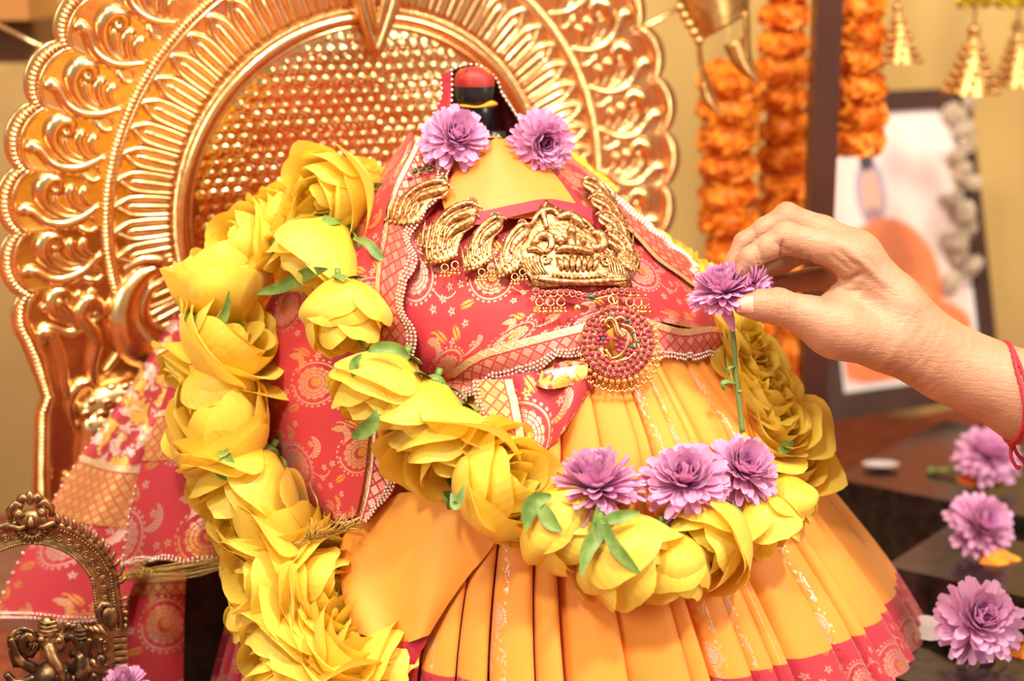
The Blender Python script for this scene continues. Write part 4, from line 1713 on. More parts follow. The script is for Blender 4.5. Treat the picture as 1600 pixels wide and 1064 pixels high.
GM = 'lilac chrysanthemums'
add_mum(710, 220, .052, 112, 62, 62, 0, 'lilac chrysanthemum tucked at the left of the black stone head', GM, 1)
add_mum(846, 222, .058, 104, -25, 66, 1, 'lilac chrysanthemum with dark centre at the right of the black stone head', GM, 2)
add_mum(934, 766, body_y(934, 766, .035), 146, 96, 16, 2, 'pale lilac chrysanthemum seen side-on, leftmost of three on the skirt garland', GM, 3, 1.0)
add_mum(1072, 756, body_y(1072, 756, .036), 140, 100, 52, 0, 'pink lilac chrysanthemum in the middle of the three on the skirt garland', GM, 4)
add_mum(1158, 738, body_y(1158, 738, .034), 124, 60, 48, 1, 'pale pink chrysanthemum, rightmost of three on the skirt garland', GM, 5)
add_mum(1526, 972, -.03, 142, 78, 62, 0, 'lilac chrysanthemum on the nearest black slab by the skirt hem', GM, 6, z=ZA + .026)
add_mum(1530, 822, .14, 110, 60, 55, 1, 'lilac chrysanthemum on the middle black slab beside orange powder', GM, 7, z=ZB + .022)
add_mum(1542, 716, .36, 104, 80, 40, 1, 'blurred lilac chrysanthemum on the farthest slab below the wrist', GM, 8, z=ZC + .024)
add_mum(196, 1074, -.02, 74, 90, 40, 0, 'purple chrysanthemum cut off by the bottom edge beside the bronze figurine', GM, 9)
mb = MB()
mb.tube([PZ(1455, 736, ZC + .003), PZ(1505, 733, ZC + .006)], .0025, 7).ball(PZ(1455, 736, ZC + .003), .004)
tag(mb.build('flower_stalk', MAT['stem'], None), 'short green flower stalk lying on the far slab', 'stalk')

# ------------------------------------------------------------------ marigold strings
def marigold_mesh(seed, mat):
    rng = np.random.default_rng(seed)
    V, F, UV = [], [], []
    for q in range(95):
        z = rng.uniform(-.85, 1)
        ph = rng.uniform(0, 2 * math.pi)
        rr = math.sqrt(1 - z * z)
        n = Vector((rr * math.cos(ph), rr * math.sin(ph), z * .62))
        n.normalize()
        t = n.orthogonal().normalized()
        t.rotate(Matrix.Rotation(rng.uniform(0, 6.28), 3, n))
        b = n.cross(t)
        w, h, tl = rng.uniform(.17, .28), rng.uniform(.22, .34), rng.uniform(.2, .9)
        p0 = Vector((rr * math.cos(ph), rr * math.sin(ph), z * .62)) * .74

        def fn(u, v):
            x = u * w * (.4 + .6 * math.sin(math.pi * min(1, .15 + .6 * v)))
            k = h * v
            p = p0 + t * x + n * (k * (1 - .4 * tl * v)) + b * (tl * k * .7 + .05 * math.sin(u * 5 + q) * v)
            return tuple(p)
        v_, f_, uv_ = petal_sheet(fn, 5, 4)
        o = len(V)
        V += v_
        F += [tuple(i + o for i in f) for f in f_]
        UV += uv_
    v_, f_ = ball_geo((0, 0, 0), (.82, .82, .54), 14, 8)
    o = len(V)
    V += v_
    F += [tuple(i + o for i in f) for f in f_]
    UV += [(.5, .3)] * len(v_)
    me = mesh_of('marigold', V, F, True, UV)
    me.materials.append(mat)
    return me


MG = [marigold_mesh(80 + i, MAT['marigold']) for i in range(3)]
PP = marigold_mesh(90, MAT['pompon'])


def string_of(label, P, y, w_px, step_px, seed):
    a = PY(P[0][0], P[0][1], y)
    t = thing('marigold_string', label, 'garland', PY(P[-1][0], P[-1][1], y), 'orange marigold strings')
    Pn = np.array(P, float)
    s = np.concatenate([[0], np.cumsum(np.hypot(*(Pn[1:] - Pn[:-1]).T))])
    rng = np.random.default_rng(seed)
    mbx = MB()
    mbx.tube([PY(P[0][0], -90, y)] + [PY(p[0], p[1], y) for p in P], .0012, 6)
    mbx.build('cord', MAT['straw'], t)
    for q, d in enumerate(np.arange(0, s[-1] + 1, step_px)):
        px, py = np.interp(d, s, Pn[:, 0]), np.interp(d, s, Pn[:, 1])
        c = PY(px + rng.normal(0, 2), py, y)
        r = w_px / 2 * rng.uniform(.92, 1.06) * ((c - CAM).dot(FWD)) / FP
        o = obj('marigold', MG[(q + seed) % 3], None, t, c - t.location, (rng.normal(0, .12), rng.normal(0, .12), rng.uniform(0, 6)), (r, r, r * .92))
    return t


string_of('orange marigold string hanging nearest the golden foil ornament', [(1138, 128), (1135, 260), (1146, 380), (1155, 470), (1190, 545), (1212, 600)], .46, 104, 44, 1)
string_of('orange marigold string hanging directly left of the dark post', [(1224, -20), (1222, 110), (1226, 240), (1224, 360), (1222, 480), (1226, 600)], .50, 92, 44, 2)
string_of('short orange marigold string hanging right of the dark post', [(1345, -30), (1338, 100), (1342, 180), (1340, 226)], .44, 94, 42, 3)

# ------------------------------------------------------------------ gilded bell tassels and pompons
def bell(px, top, bot, w, y, label, tilt=0):
    a, b = PY(px, top, y), PY(px + tilt, bot, y)
    t = thing('bell_tassel', label, 'tassel', b, 'gilded bell tassels')
    r = w / 2 * ((b - CAM).dot(FWD)) / FP
    ax = (b - a)
    V = []
    n, m = 28, 16
    for i in range(n):
        th = 2 * math.pi * i / n
        for j in range(m):
            f = j / (m - 1)
            rr = r * (.10 + .90 * f ** 1.15) * (1 + .05 * math.sin(8 * th) * f)
            V.append(a + ax * f + Vector((rr * math.cos(th), rr * math.sin(th), 0)))
    part('cone', V, grid_faces(n, m, True), MAT['foil'], t)
    mb = MB()
    for row in range(6):
        f = .25 + .14 * row
        k = 7 + row
        for q in range(k):
            th = 2 * math.pi * (q + .5 * (row % 2)) / k
            rr = r * (.10 + .90 * f ** 1.15)
            p = a + ax * f + Vector((rr * math.cos(th), rr * math.sin(th), 0))
            mb.ball(p, r * .13, 7, 5)
    mb.build('embossed_studs', MAT['foil'], t)
    mb = MB()
    mb.ball(a, r * .24, 10, 7).ball(a + ax * .12, r * .2, 10, 7).tube([a, a + Vector((0, 0, .11))], r * .04, 6)
    mb.build('bead_cap', MAT['foil'], t)
    return t


bell(1402, 12, 98, 62, .42, 'gilded bell tassel beside the short marigold string', 8)
bell(1522, 48, 146, 88, .50, 'gilded bell tassel below a yellow pompon, second from the right edge', -6)
bell(1590, 42, 134, 80, .54, 'gilded bell tassel cut off by the right edge', 4)
for px, lab in ((1524, 'yellow pompon flower above the bell tassel at upper right'), (1584, 'yellow pompon flower at the very top right corner')):
    c = PY(px, -4, .52)
    r = 32 * ((c - CAM).dot(FWD)) / FP
    t = thing('pompon_flower', lab, 'flower', c, 'yellow pompons')
    obj('petals', PP, None, t, scale=(r, r, r * .95))
    mb = MB()
    mb.tube([c, c + Vector((0, 0, .12))], .0012, 6)
    mb.build('string', MAT['straw'], t)

# pale cloth flowers on the picture frame
t = thing('blossom_string', 'faded beige cloth-flower string draped over the picture frame corner', 'garland', fpt(FW - .03, FH * .6, .02))
mp_ = petal_mat('faded_blossom', (.72, .58, .42), (.80, .68, .54), (.85, .74, .62), .25)
bm_me = marigold_mesh(95, mp_)
rng = np.random.default_rng(3)
for q in range(15):
    f = q / 14
    p = fpt(FW - .018 - .028 * f + .012 * math.sin(q * 2.1), FH * (1.0 - .62 * f), .014 + .005 * math.sin(q * 3))
    r = rng.uniform(.011, .016)
    obj('blossom', bm_me, None, t, p - t.location, tuple(rng.uniform(0, 3, 3)), (r, r, r * .8))

# gold foil ornament hanging at the upper right of the halo
t = thing('foil_ornament', 'shiny gold foil ornament with pointed drops hanging left of the marigolds', 'ornament', PY(1130, 60, .34))


def foil(name, P, Q, curve, th=.0):
    n, m = 14, 8
    A_, B_ = catmull(P, n), catmull(Q, n)
    V = []
    for i in range(n):
        for j in range(m):
            f = j / (m - 1)
            p = A_[i] * (1 - f) + B_[i] * f
            V.append(PY(p[0], p[1], .34 - curve * math.sin(math.pi * f) + .01 * f))
    o = part(name, V, grid_faces(n, m), MAT['foil'], t)
    md = o.modifiers.new('thickness', 'SOLIDIFY')
    md.thickness = .0012
    return o


foil('curled_sheet', [(1058, 0, 0), (1072, 28, 0), (1092, 66, 0)], [(1176, -40, 0), (1172, -5, 0), (1170, 22, 0)], .028)
foil('pointed_drop', [(1130, 72, 0), (1150, 108, 0), (1190, 136, 0)], [(1170, 55, 0), (1176, 90, 0), (1190, 136, 0)], .010)
foil('curved_drop', [(1092, 140, 0), (1100, 164, 0), (1127, 181, 0)], [(1108, 118, 0), (1116, 142, 0), (1127, 181, 0)], .008)
foil('side_sheet', [(1088, 66, 0), (1090, 100, 0), (1094, 136, 0)], [(1096, 66, 0), (1100, 100, 0), (1106, 120, 0)], .006)
foil('side_sheet', [(1160, 20, 0), (1162, 60, 0), (1164, 100, 0)], [(1172, 16, 0), (1173, 60, 0), (1174, 100, 0)], .006)
mb = MB()
for q in range(5):
    mb.ball(PY(1062 + 7.5 * q, 12 + 13 * q, .325), .0045, 8, 6)
mb.build('bead_row', MAT['foil'], t)
mb = MB()
mb.tube([PY(1120, 20, .335), PY(1120, -120, .335)], .001, 6)
mb.build('cord', MAT['straw'], t)
# ------------------------------------------------------------------ necklace, drawn over the chest
KJ = 1.19 / FP          # metres per photo pixel at the chest


def W(px, py, h=0.0):
    return hit(px, py, .0135 + h * KJ)[0]


def jt(mb, P, r, n=10, sides=7, flat=1.0):
    Q = catmull(P, n) if len(P) > 2 else catmull([P[0], P[1]], max(2, n // 2))
    pts = [W(*q) for q in Q]
    mb.tube(pts, [x * KJ for x in r] if hasattr(r, '__len__') else r * KJ, sides, flat)


def jb(mb, px, py, h, r, nu=8, nv=6):
    mb.ball(W(px, py, h), r * KJ if not hasattr(r, '__len__') else [q * KJ for q in r], nu, nv)


def plate(mb, poly, h0, h1):
    """solid plate over a pixel polygon, slightly domed"""
    n = len(poly)
    cx, cy = sum(p[0] for p in poly) / n, sum(p[1] for p in poly) / n
    V, F = [], []
    rings_ = [(1.0, h0), (1.0, h1), (.8, h1 + 1.2), (.5, h1 + 2), (.2, h1 + 2.3)]
    for (s, h) in rings_:
        for p in poly:
            V.append(W(cx + (p[0] - cx) * s, cy + (p[1] - cy) * s, h))
    for k in range(len(rings_) - 1):
        for i in range(n):
            j = (i + 1) % n
            F.append((k * n + i, k * n + j, (k + 1) * n + j, (k + 1) * n + i))
    F.append(tuple((len(rings_) - 1) * n + i for i in range(n)))
    mb.add(V, F)


def drop_cluster(mb, px, py, s=1.0, n=3):
    """ring with a little bunch of balls"""
    Q = [(px + 6 * s * math.cos(t), py + 6 * s * math.sin(t), 3) for t in np.linspace(0, 2 * math.pi, 14)]
    jt(mb, Q, 1.2 * s, 14, 5)
    for q in range(n):
        x = px + (q - (n - 1) / 2) * 5.6 * s
        jb(mb, x, py + 8.5 * s, 4, 2.2 * s, 6, 4)
        jb(mb, x * 1.0 + (q - (n - 1) / 2) * 1.2 * s, py + 14 * s, 4, 3.4 * s, 8, 6)


neck = thing('necklace', 'antique gold peacock necklace with ruby-edged plaque and round pendant on the chest', 'necklace', W(890, 400))


def tf(P, hx, hy, ang, s, mir=1):
    ca, sa = math.cos(math.radians(ang)), math.sin(math.radians(ang))
    return [(hx + s * (mir * x * ca - y * sa), hy + s * (mir * x * sa + y * ca), h * s) for x, y, h in P]


def peacock(hx, hy, ang, s, gem, mir=1, drops=0):
    """head at (hx,hy); unit space: body runs to -x/+y (tail) ; y down"""
    g = lambda P: tf(P, hx, hy, ang, s, mir)
    mb = MB()
    poly = [(p[0], p[1]) for p in g([(4, -8, 0), (8, 4, 0), (0, 16, 0), (-16, 22, 0), (-26, 34, 0), (-34, 52, 0), (-52, 60, 0), (-72, 58, 0), (-86, 50, 0), (-84, 38, 0), (-72, 28, 0), (-60, 14, 0), (-44, 0, 0), (-24, -10, 0)])]
    plate(mb, poly, -3, 2)
    o = mb.build('backing', MAT['gold_jewel'], neck)
    mb = MB()
    jt(mb, g([(6, 2, 5), (-4, 8, 7), (-18, 12, 7), (-34, 18, 6), (-46, 30, 5)]), [4 * s, 7.5 * s, 8.5 * s, 7 * s, 3 * s], 14, 9)
    jt(mb, g([(2, -6, 5), (-12, -6, 7), (-30, 0, 6), (-48, 12, 5), (-62, 28, 4)]), [3 * s, 5 * s, 5 * s, 4 * s, 2 * s], 14, 8)
    jb(mb, *g([(2, -2, 7)])[0], 6 * s, 10, 8)
    jt(mb, g([(5, -2, 8), (11, 2, 7), (12, 7, 6)]), [3 * s, 2.2 * s, .8 * s], 6)
    mb.build('peacock_body', MAT['gold_jewel'], neck)
    mb = MB()
    for k in range(6):
        a = k / 5.
        jt(mb, g([(-28 - 9 * k, 20 - 2 * k + 6, 5), (-36 - 8.5 * k, 32 + 1.0 * k, 6), (-40 - 8 * k, 46 + 1.5 * k, 4)]), [1.6 * s, 2.6 * s, 1.4 * s], 9, 6)
    for k in range(8):
        jb(mb, *g([(-36 - 6.8 * k, 54 + 4 * math.sin(k * .45), 4)])[0], 3.6 * s, 7, 5)
    for k in range(5):
        jb(mb, *g([(-44 - 7 * k, 38 + 1.5 * k, 5)])[0], 3 * s, 7, 5)
    mb.build('tail_feathers', MAT['gold_jewel'], neck)
    mb = MB()
    q = g([(-2, -9, 6)])[0]
    jb(mb, *q, (5.5 * s, 4.5 * s, 4.2 * s), 10, 6)
    mb.build('eye_gem', MAT[gem], neck)
    mb = MB()
    Q = [(q[0] + 7 * s * math.cos(t), q[1] + 5.4 * s * math.sin(t), q[2] - 1) for t in np.linspace(0, 2 * math.pi, 14)]
    jt(mb, Q, 1.3 * s, 14, 5)
    mb.build('gem_setting', MAT['gold_jewel'], neck)
    if drops:
        mb = MB()
        for k in range(drops):
            x, y, h = g([(-40 - 16 * k, 60, 0)])[0]
            drop_cluster(mb, x, y + 8, .95 * s, 3)
        mb.build('ball_drops', MAT['gold_bead'], neck)


peacock(698, 300, 2, 1.02, 'emerald')
peacock(742, 332, -4, 1.0, 'ruby')
peacock(779, 352, -24, .92, 'emerald', 1, 2)
peacock(820, 362, -30, .86, 'ruby', 1, 2)
peacock(738, 346, -14, .98, 'ruby', 1, 2)
# right-hand units, seen foreshortened
peacock(908, 292, 8, .62, 'ruby', -1)
peacock(922, 318, 12, .70, 'emerald', -1)
peacock(934, 344, 18, .74, 'ruby', -1, 1)
peacock(948, 372, 22, .72, 'emerald', -1, 2)
# strap of small settings climbing the left shoulder
mb, mg, mr = MB(), MB(), MB()
for k in range(3):
    jb(mg, 655 + 11 * k, 278 - 3 * k, 5, (5, 3.8, 3.2), 9, 6)
    jb(mr, 662 + 10 * k, 271 - 3 * k, 5, (4.4, 3, 3), 9, 6)
    jb(mr, 648 + 24 * k, 288 - 6 * k, 5, (4.4, 3, 3), 9, 6)
    jt(mb, [(655 + 11 * k + 6.5 * math.cos(t), 278 - 3 * k + 5 * math.sin(t), 4) for t in np.linspace(0, 6.28, 12)], 1.2, 12, 5)
jt(mb, [(668, 272, 4), (662, 245, 5), (664, 222, 6)], [3, 4, 3], 10)
jt(mb, [(680, 268, 4), (676, 245, 5), (675, 225, 6)], [3, 4, 3], 10)
mb.build('strap_settings', MAT['gold_jewel'], neck)
mg.build('strap_emeralds', MAT['emerald'], neck)
mr.build('strap_rubies', MAT['ruby'], neck)

# ---- centre plaque
mb = MB()
outl = [(850, 322), (866, 332), (885, 340), (905, 350), (926, 368), (945, 385), (960, 400), (972, 418), (978, 438), (982, 456), (955, 452), (920, 452), (880, 452), (835, 456), (826, 438), (812, 424), (806, 402), (812, 384), (820, 366), (832, 348), (840, 332)]
plate(mb, outl, -3, 3)
mb.build('plaque', MAT['gold_jewel'], neck)
mb = MB()
# canopy and crest
jt(mb, [(850, 324, 6), (846, 345, 8), (852, 366, 8)], [4, 5.5, 4], 10)
jt(mb, [(826, 362, 6), (840, 342, 8), (858, 338, 9), (872, 350, 8)], [3, 5, 5, 3], 14)
jt(mb, [(866, 350, 7), (884, 346, 9), (898, 356, 9), (906, 366, 7)], [5, 8, 8, 4], 12)
jt(mb, [(892, 346, 6), (908, 356, 7), (922, 370, 6)], [3, 5, 3], 10)
for k in range(9):
    jb(mb, 864 + 6.5 * k, 334 + 4.2 * k, 5, 2.6, 6, 5)
mb.build('crest_relief', MAT['gold_jewel'], neck)
mb = MB()
# seated figure: head, torso, arms, crossed legs
jb(mb, 888, 372, 9, (9, 8, 9), 12, 9)
jt(mb, [(888, 380, 8), (888, 392, 9), (888, 398, 8)], [8, 9, 7], 8, 10)
jt(mb, [(866, 401, 8), (880, 398, 11), (900, 400, 11), (922, 404, 8)], [5, 7, 7, 5], 14, 9)
jb(mb, 872, 386, 8, (9, 7, 8), 10, 7)
jb(mb, 906, 387, 8, (7, 7, 8), 10, 7)
mb.build('seated_relief', MAT['gold_jewel'], neck)
mb = MB()
# flanking animals with raised trunks
jt(mb, [(830, 392, 6), (842, 378, 9), (856, 380, 10), (858, 394, 9), (850, 404, 7)], [5, 8, 8, 6, 3], 16, 9)
jt(mb, [(822, 400, 5), (834, 398, 8), (846, 404, 8)], [4, 6, 4], 10, 8)
mb.build('flanking_relief', MAT['gold_jewel'], neck)
mb = MB()
jt(mb, [(918, 372, 6), (932, 378, 9), (936, 392, 10), (926, 398, 8), (918, 390, 7)], [5, 9, 9, 6, 3], 16, 9)
jt(mb, [(934, 384, 6), (948, 392, 8), (960, 402, 6)], [5, 7, 4], 10, 8)
mb.build('flanking_relief', MAT['gold_jewel'], neck)
mb, mc = MB(), MB()
for k in range(6):
    jt(mb, [(816 + 5 * k, 412 - 1.2 * k, 5), (822 + 5 * k, 424, 7), (832 + 4.5 * k, 436, 5)], [1.6, 2.6, 1.4], 10, 6)
    jt(mc, [(938 + 5 * k, 404 + 3.0 * k, 5), (944 + 4.6 * k, 418 + 2 * k, 7), (948 + 4.2 * k, 434 + 1 * k, 5)], [1.6, 2.6, 1.4], 10, 6)
for m_, cx, cy in ((mb, 850, 412), (mc, 940, 416)):
    jt(m_, [(cx + (9 - .8 * q) * math.cos(q * .8), cy + (9 - .8 * q) * math.sin(q * .8), 7) for q in range(11)], [2.6, 2.4, 1.2], 24, 6)
mb.build('feather_relief', MAT['gold_jewel'], neck)
mc.build('feather_relief', MAT['gold_jewel'], neck)
mb = MB()
for k in range(7):
    x = 872 + 9 * k
    jt(mb, [(x + (3 - k) * -1.5, 408 + abs(k - 3) * 1.2, 6), (x, 420, 10), (x + (3 - k) * 1.2, 432 - abs(k - 3) * .6, 6)], [3, 5.5, 3], 10, 8)
jt(mb, [(838, 442, 5), (870, 447, 8), (905, 449, 9), (945, 446, 8), (974, 444, 5)], [4, 5, 5, 5, 4], 22, 8)
jt(mb, [(860, 436, 6), (890, 440, 8), (925, 439, 7), (944, 436, 6)], [2.5, 3.5, 3, 2.5], 18, 7)
for k in range(13):
    jb(mb, 864 + 6.4 * k, 440 + 2 * math.sin(k * .26), 9, 2.2, 6, 5)
mb.build('lotus_base', MAT['gold_jewel'], neck)

# ---- ruby edging with one emerald; each stone in its own setting
bar = catmull([(832, 459), (850, 465), (880, 463), (905, 468), (917, 470), (935, 466), (955, 462), (988, 464)], 60)
s_ = np.concatenate([[0], np.cumsum(np.hypot(*(bar[1:] - bar[:-1]).T))])
mb = MB()
for k in range(17):
    t = (k + .5) / 17 * s_[-1]
    x, y = np.interp(t, s_, bar[:, 0]), np.interp(t, s_, bar[:, 1])
    em = k == 9
    gm = MB()
    jb(gm, x, y, 5, (7.5, 4.5, 4.2) if em else (4.7, 4.0, 3.6), 10, 6)
    gm.build('emerald' if em else 'ruby', MAT['emerald'] if em else MAT['ruby'], neck)
    jt(mb, [(x + (8.4 if em else 5.0) * math.cos(a), y + 4.8 * math.sin(a), 4) for a in np.linspace(0, 2 * math.pi, 12)], 1.1, 12, 5)
jt(mb, [tuple(p) + (0,) for p in bar[::6]], 3.0, 30, 6)
mb.build('stone_settings', MAT['gold_jewel'], neck)
for xs in ((842, 858, 874), (978, 990, 1001)):
    mb = MB()
    for x in xs:
        drop_cluster(mb, x, 477 if x < 900 else 478, 1.02, 3)
        jb(mb, x, 469, 4, 3.5)
    mb.build('ball_drops', MAT['gold_bead'], neck)
mb = MB()
jb(mb, 898, 486, 6, 7, 12, 8)
mb.build('large_ball', MAT['gold_bead'], neck)
mb = MB()
jt(mb, [(925, 474, 6), (948, 470, 7), (955, 482, 7)], 2, 12, 6)
jt(mb, [(952 + 7 * math.cos(t), 474 + 7 * math.sin(t), 8) for t in np.linspace(0, 6.28, 16)], 1.3, 16, 6)
mb.build('pendant_loop', MAT['gold_bead'], neck)

# ---- round pendant
PX, PYC = 957, 537
pend = [(PX + 57 * math.cos(t), PYC + 56 * math.sin(t)) for t in np.linspace(0, 2 * math.pi, 48, endpoint=False)]


def WP(x, y, h):
    """flat pendant plane, tangent near its centre, hanging from the loop"""
    return PC + PXV * ((x - PX) * KJ) - PYV * ((y - PYC) * KJ) + PNV * (h * KJ)


c0, n0 = hit(PX, PYC, .020)
PNV = (n0 * .35 - ray(PX, PYC).normalized() * .75).normalized()
PXV = (RGT - PNV * RGT.dot(PNV)).normalized()
PYV = PNV.cross(PXV)
PC = c0
mb = MB()
n = 56
V, F = [], []
prof = [(24, -2), (24, 2), (30, 3.5), (50, 3.5), (56, 2), (58, -1), (56, -3)]
for i in range(n):
    t = 2 * math.pi * i / n
    for r, h in prof:
        V.append(WP(PX + r * math.cos(t), PYC + r * math.sin(t), h))
mb.add(V, grid_faces(n, len(prof), True)).build('pendant_ring', MAT['gold_jewel'], neck)
rub = ball_geo((0, 0, 0), (3.9 * KJ, 3.9 * KJ, 2.9 * KJ), 9, 6)
rub_me = mesh_of('ruby', *rub)
rub_me.materials.append(MAT['ruby'])
MP = Matrix((PXV, PYV, PNV)).transposed().to_quaternion()
sett = MB()
for (cnt, r) in ((34, 52.5), (29, 43.5), (23, 34.5)):
    for k in range(cnt):
        t = 2 * math.pi * (k + .5 * (r < 50)) / cnt
        x, y = PX + r * math.cos(t), PYC + r * math.sin(t)
        o = obj('ruby', rub_me, None, neck, WP(x, y, 4) - neck.location)
        o.rotation_mode = 'QUATERNION'
        o.rotation_quaternion = MP
        sett.tube([WP(x + 4.5 * math.cos(a), y + 4.5 * math.sin(a), 3.2) for a in np.linspace(0, 2 * math.pi, 9)], .75 * KJ, 4)
sett.build('ruby_settings', MAT['gold_jewel'], neck)


def wt(mb, P, r, n=12, sides=7):
    mb.tube([WP(*q) for q in catmull(P, n)], [x * KJ for x in r] if hasattr(r, '__len__') else r * KJ, sides)


mb = MB()      # open-work bird inside the ring
wt(mb, [(946, 516, 4), (938, 508, 6), (944, 500, 7), (952, 506, 7), (956, 520, 7), (966, 530, 6)], [2, 3.5, 4.5, 4.5, 5, 3], 20, 8)
wt(mb, [(936, 556, 3), (948, 562, 5), (962, 556, 5), (972, 540, 5), (972, 524, 5), (962, 516, 4)], [1.5, 2, 2.4, 2.4, 2, 1.5], 22)
wt(mb, [(938, 548, 4), (944, 558, 5), (946, 566, 4)], [2.5, 3, 1.5], 10)
wt(mb, [(962, 508, 3), (980, 516, 5), (984, 532, 5), (990, 548, 4), (982, 558, 3)], [2, 3, 3, 3, 1.5], 16)
wt(mb, [(928, 514, 3), (932, 504, 5), (940, 500, 4)], [2, 2.6, 1.4], 10)
wt(mb, [(960, 566, 3), (974, 562, 4), (984, 552, 3)], [1.5, 2.2, 1.4], 10)
wt(mb, [(952, 502, 7), (962, 498, 8), (970, 504, 6)], [3.4, 2.6, 1], 8)
mb.build('bird_openwork', MAT['gold_bead'], neck)
for q, (x, y) in enumerate([(953, 532), (961, 528), (969, 532), (955, 542), (963, 538), (958, 550), (966, 546), (930, 526), (926, 532), (931, 538), (938, 538), (942, 532), (938, 526), (978, 550), (973, 556)]):
    o = obj('ruby', rub_me, None, neck, WP(x, y, 5) - neck.location)
    o.rotation_mode = 'QUATERNION'
    o.rotation_quaternion = MP
em_me = mesh_of('emerald', *ball_geo((0, 0, 0), (4 * KJ, 3.2 * KJ, 2.4 * KJ), 9, 6))
em_me.materials.append(MAT['emerald'])
for (x, y) in ((934, 532), (946, 496), (972, 504), (982, 522), (988, 536), (980, 544)):
    o = obj('emerald', em_me, None, neck, WP(x, y, 6) - neck.location)
    o.rotation_mode = 'QUATERNION'
    o.rotation_quaternion = MP
mb = MB()
for k in range(22):
    t = math.radians(-28 + k * 9.0)
    x, y = PX + 62 * math.cos(t), PYC + 61 * math.sin(t)
    for q in range(5):
        a = 2 * math.pi * q / 5
        mb.ball(WP(x + 2.8 * math.cos(a), y + 2.8 * math.sin(a), 1), 1.8 * KJ, 6, 4)
    mb.ball(WP(x, y, 2), 2.4 * KJ, 6, 4)
mb.build('star_fringe', MAT['gold_bead'], neck)
mb = MB()
for k in range(16):
    t = math.radians(4 + k * 9.6)
    x, y = PX + 67 * math.cos(t), PYC + 66 * math.sin(t)
    mb.tube([WP(x, y, 1), WP(x, y + 7, 1)], .8 * KJ, 5)
    for q in (-1, 0, 1):
        mb.ball(WP(x + 3.2 * q, y + 10 + 2 * (q == 0), 2), 2.7 * KJ, 7, 5)
mb.build('ball_fringe', MAT['gold_bead'], neck)
# mottled gold cloth knot just under the pendant
G = [[(850, 572, .004), (880, 562, .006), (915, 566, .004)], [(846, 592, .004), (876, 592, .007), (915, 590, .005)], [(838, 606, .003), (862, 612, .006), (900, 604, .004)]]
patch('gold_knot', G, 22, 16, MAT['mottled'], shawl, .013)

# ------------------------------------------------------------------ little bronze arch, lower left
AC = PY(48, 922, -.015)
KA = ((AC - CAM).dot(FWD)) / FP
arch = thing('bronze_arch', 'small ornate bronze arch standing at the lower left corner', 'arch', PY(60, 1100, -.015))
AYW = math.radians(12)
AX = Vector((math.cos(AYW), math.sin(AYW), 0))
AN = Vector((math.sin(AYW), -math.cos(AYW), 0))
AZ = Vector((0, 0, 1))


def WA(x, y, h=0.0):
    return AC + AX * (x * KA) + AZ * (y * KA) + AN * (h * KA)


path = [(-118, -180), (-118, -60)] + [(-118 * math.cos(t) * 1.0, 118 * math.sin(t) - 20) for t in np.linspace(.25, math.pi - .25, 22)] + [(118, -60), (118, -180)]
path = catmull(path, 120)
d = np.gradient(path, axis=0)
nn = np.stack([d[:, 1], -d[:, 0]], 1)
nn /= np.linalg.norm(nn, axis=1)[:, None]
nn *= -1      # outward
V = []
prof = [(-22, -5), (-22, 4), (-17, 6), (-14, 3), (10, 3), (13, 6), (17, 6), (20, 3), (20, -5)]
for i in range(120):
    for (o_, h) in prof:
        V.append(WA(path[i][0] + nn[i][0] * o_, path[i][1] + nn[i][1] * o_, h))
part('arch_band', V, grid_faces(120, len(prof)), MAT['bronze'], arch)
s_ = np.concatenate([[0], np.cumsum(np.hypot(*(path[1:] - path[:-1]).T))])


def along(t, off, h):
    q = [np.interp(t, s_, path[:, a]) + off * np.interp(t, s_, nn[:, a]) for a in (0, 1)]
    return WA(q[0], q[1], h)


mb = MB()
for t in np.arange(0, s_[-1], 5.0):
    mb.ball(along(t, 9, 4), 2.3 * KA, 6, 4)
for t in np.arange(0, s_[-1], 4.6):
    mb.ball(along(t, -19, 6), 2.4 * KA, 6, 4)
mb.build('bead_rows', MAT['bronze'], arch, kind='stuff')
mb = MB()
for t in np.arange(6, s_[-1], 17.0):
    P = [along(t + 5 * math.cos(a), -4 + 5 * math.sin(a), 4) for a in np.linspace(0, 2 * math.pi, 12)]
    mb.tube(P, 1.4 * KA, 5).ball(along(t, -4, 4), 2.2 * KA, 6, 4)
mb.build('rosette_row', MAT['bronze'], arch)
for t in np.arange(s_[-1] * .26, s_[-1] * .745, 11.0):
    if abs(t - s_[-1] / 2) < 42:
        continue
    sg = 1 if t < s_[-1] / 2 else -1
    mb = MB()
    mb.tube([along(t, 16, 2), along(t + 2 * sg, 24, 5), along(t + 6 * sg, 31, 4), along(t + 9 * sg, 32, 2)], [3.6 * KA, 4.6 * KA, 3.4 * KA, 1.4 * KA], 7)
    mb.build('flame_leaf', MAT['bronze'], arch)
mb = MB()      # mask at the crown
mb.ball(WA(8, 118, 6), (26 * KA, 12 * KA, 16 * KA), 14, 9)
for sx in (-1, 1):
    mb.ball(WA(8 + sx * 17, 130, 12), 9 * KA, 10, 8).ball(WA(8 + sx * 17, 131, 20), 4 * KA, 8, 6)
    mb.tube([WA(8 + sx * 10, 140, 8), WA(8 + sx * 22, 146, 8), WA(8 + sx * 32, 134, 6), WA(8 + sx * 30, 120, 6)], [5 * KA, 7 * KA, 6 * KA, 4 * KA], 8)
    mb.tube([WA(8 + sx * 4, 110, 12), WA(8 + sx * 18, 106, 13), WA(8 + sx * 32, 112, 10), WA(8 + sx * 40, 104, 6)], [4 * KA, 5 * KA, 5 * KA, 2 * KA], 8)
    mb.ball(WA(8 + sx * 11, 152, 6), (9 * KA, 6 * KA, 8 * KA), 9, 7)
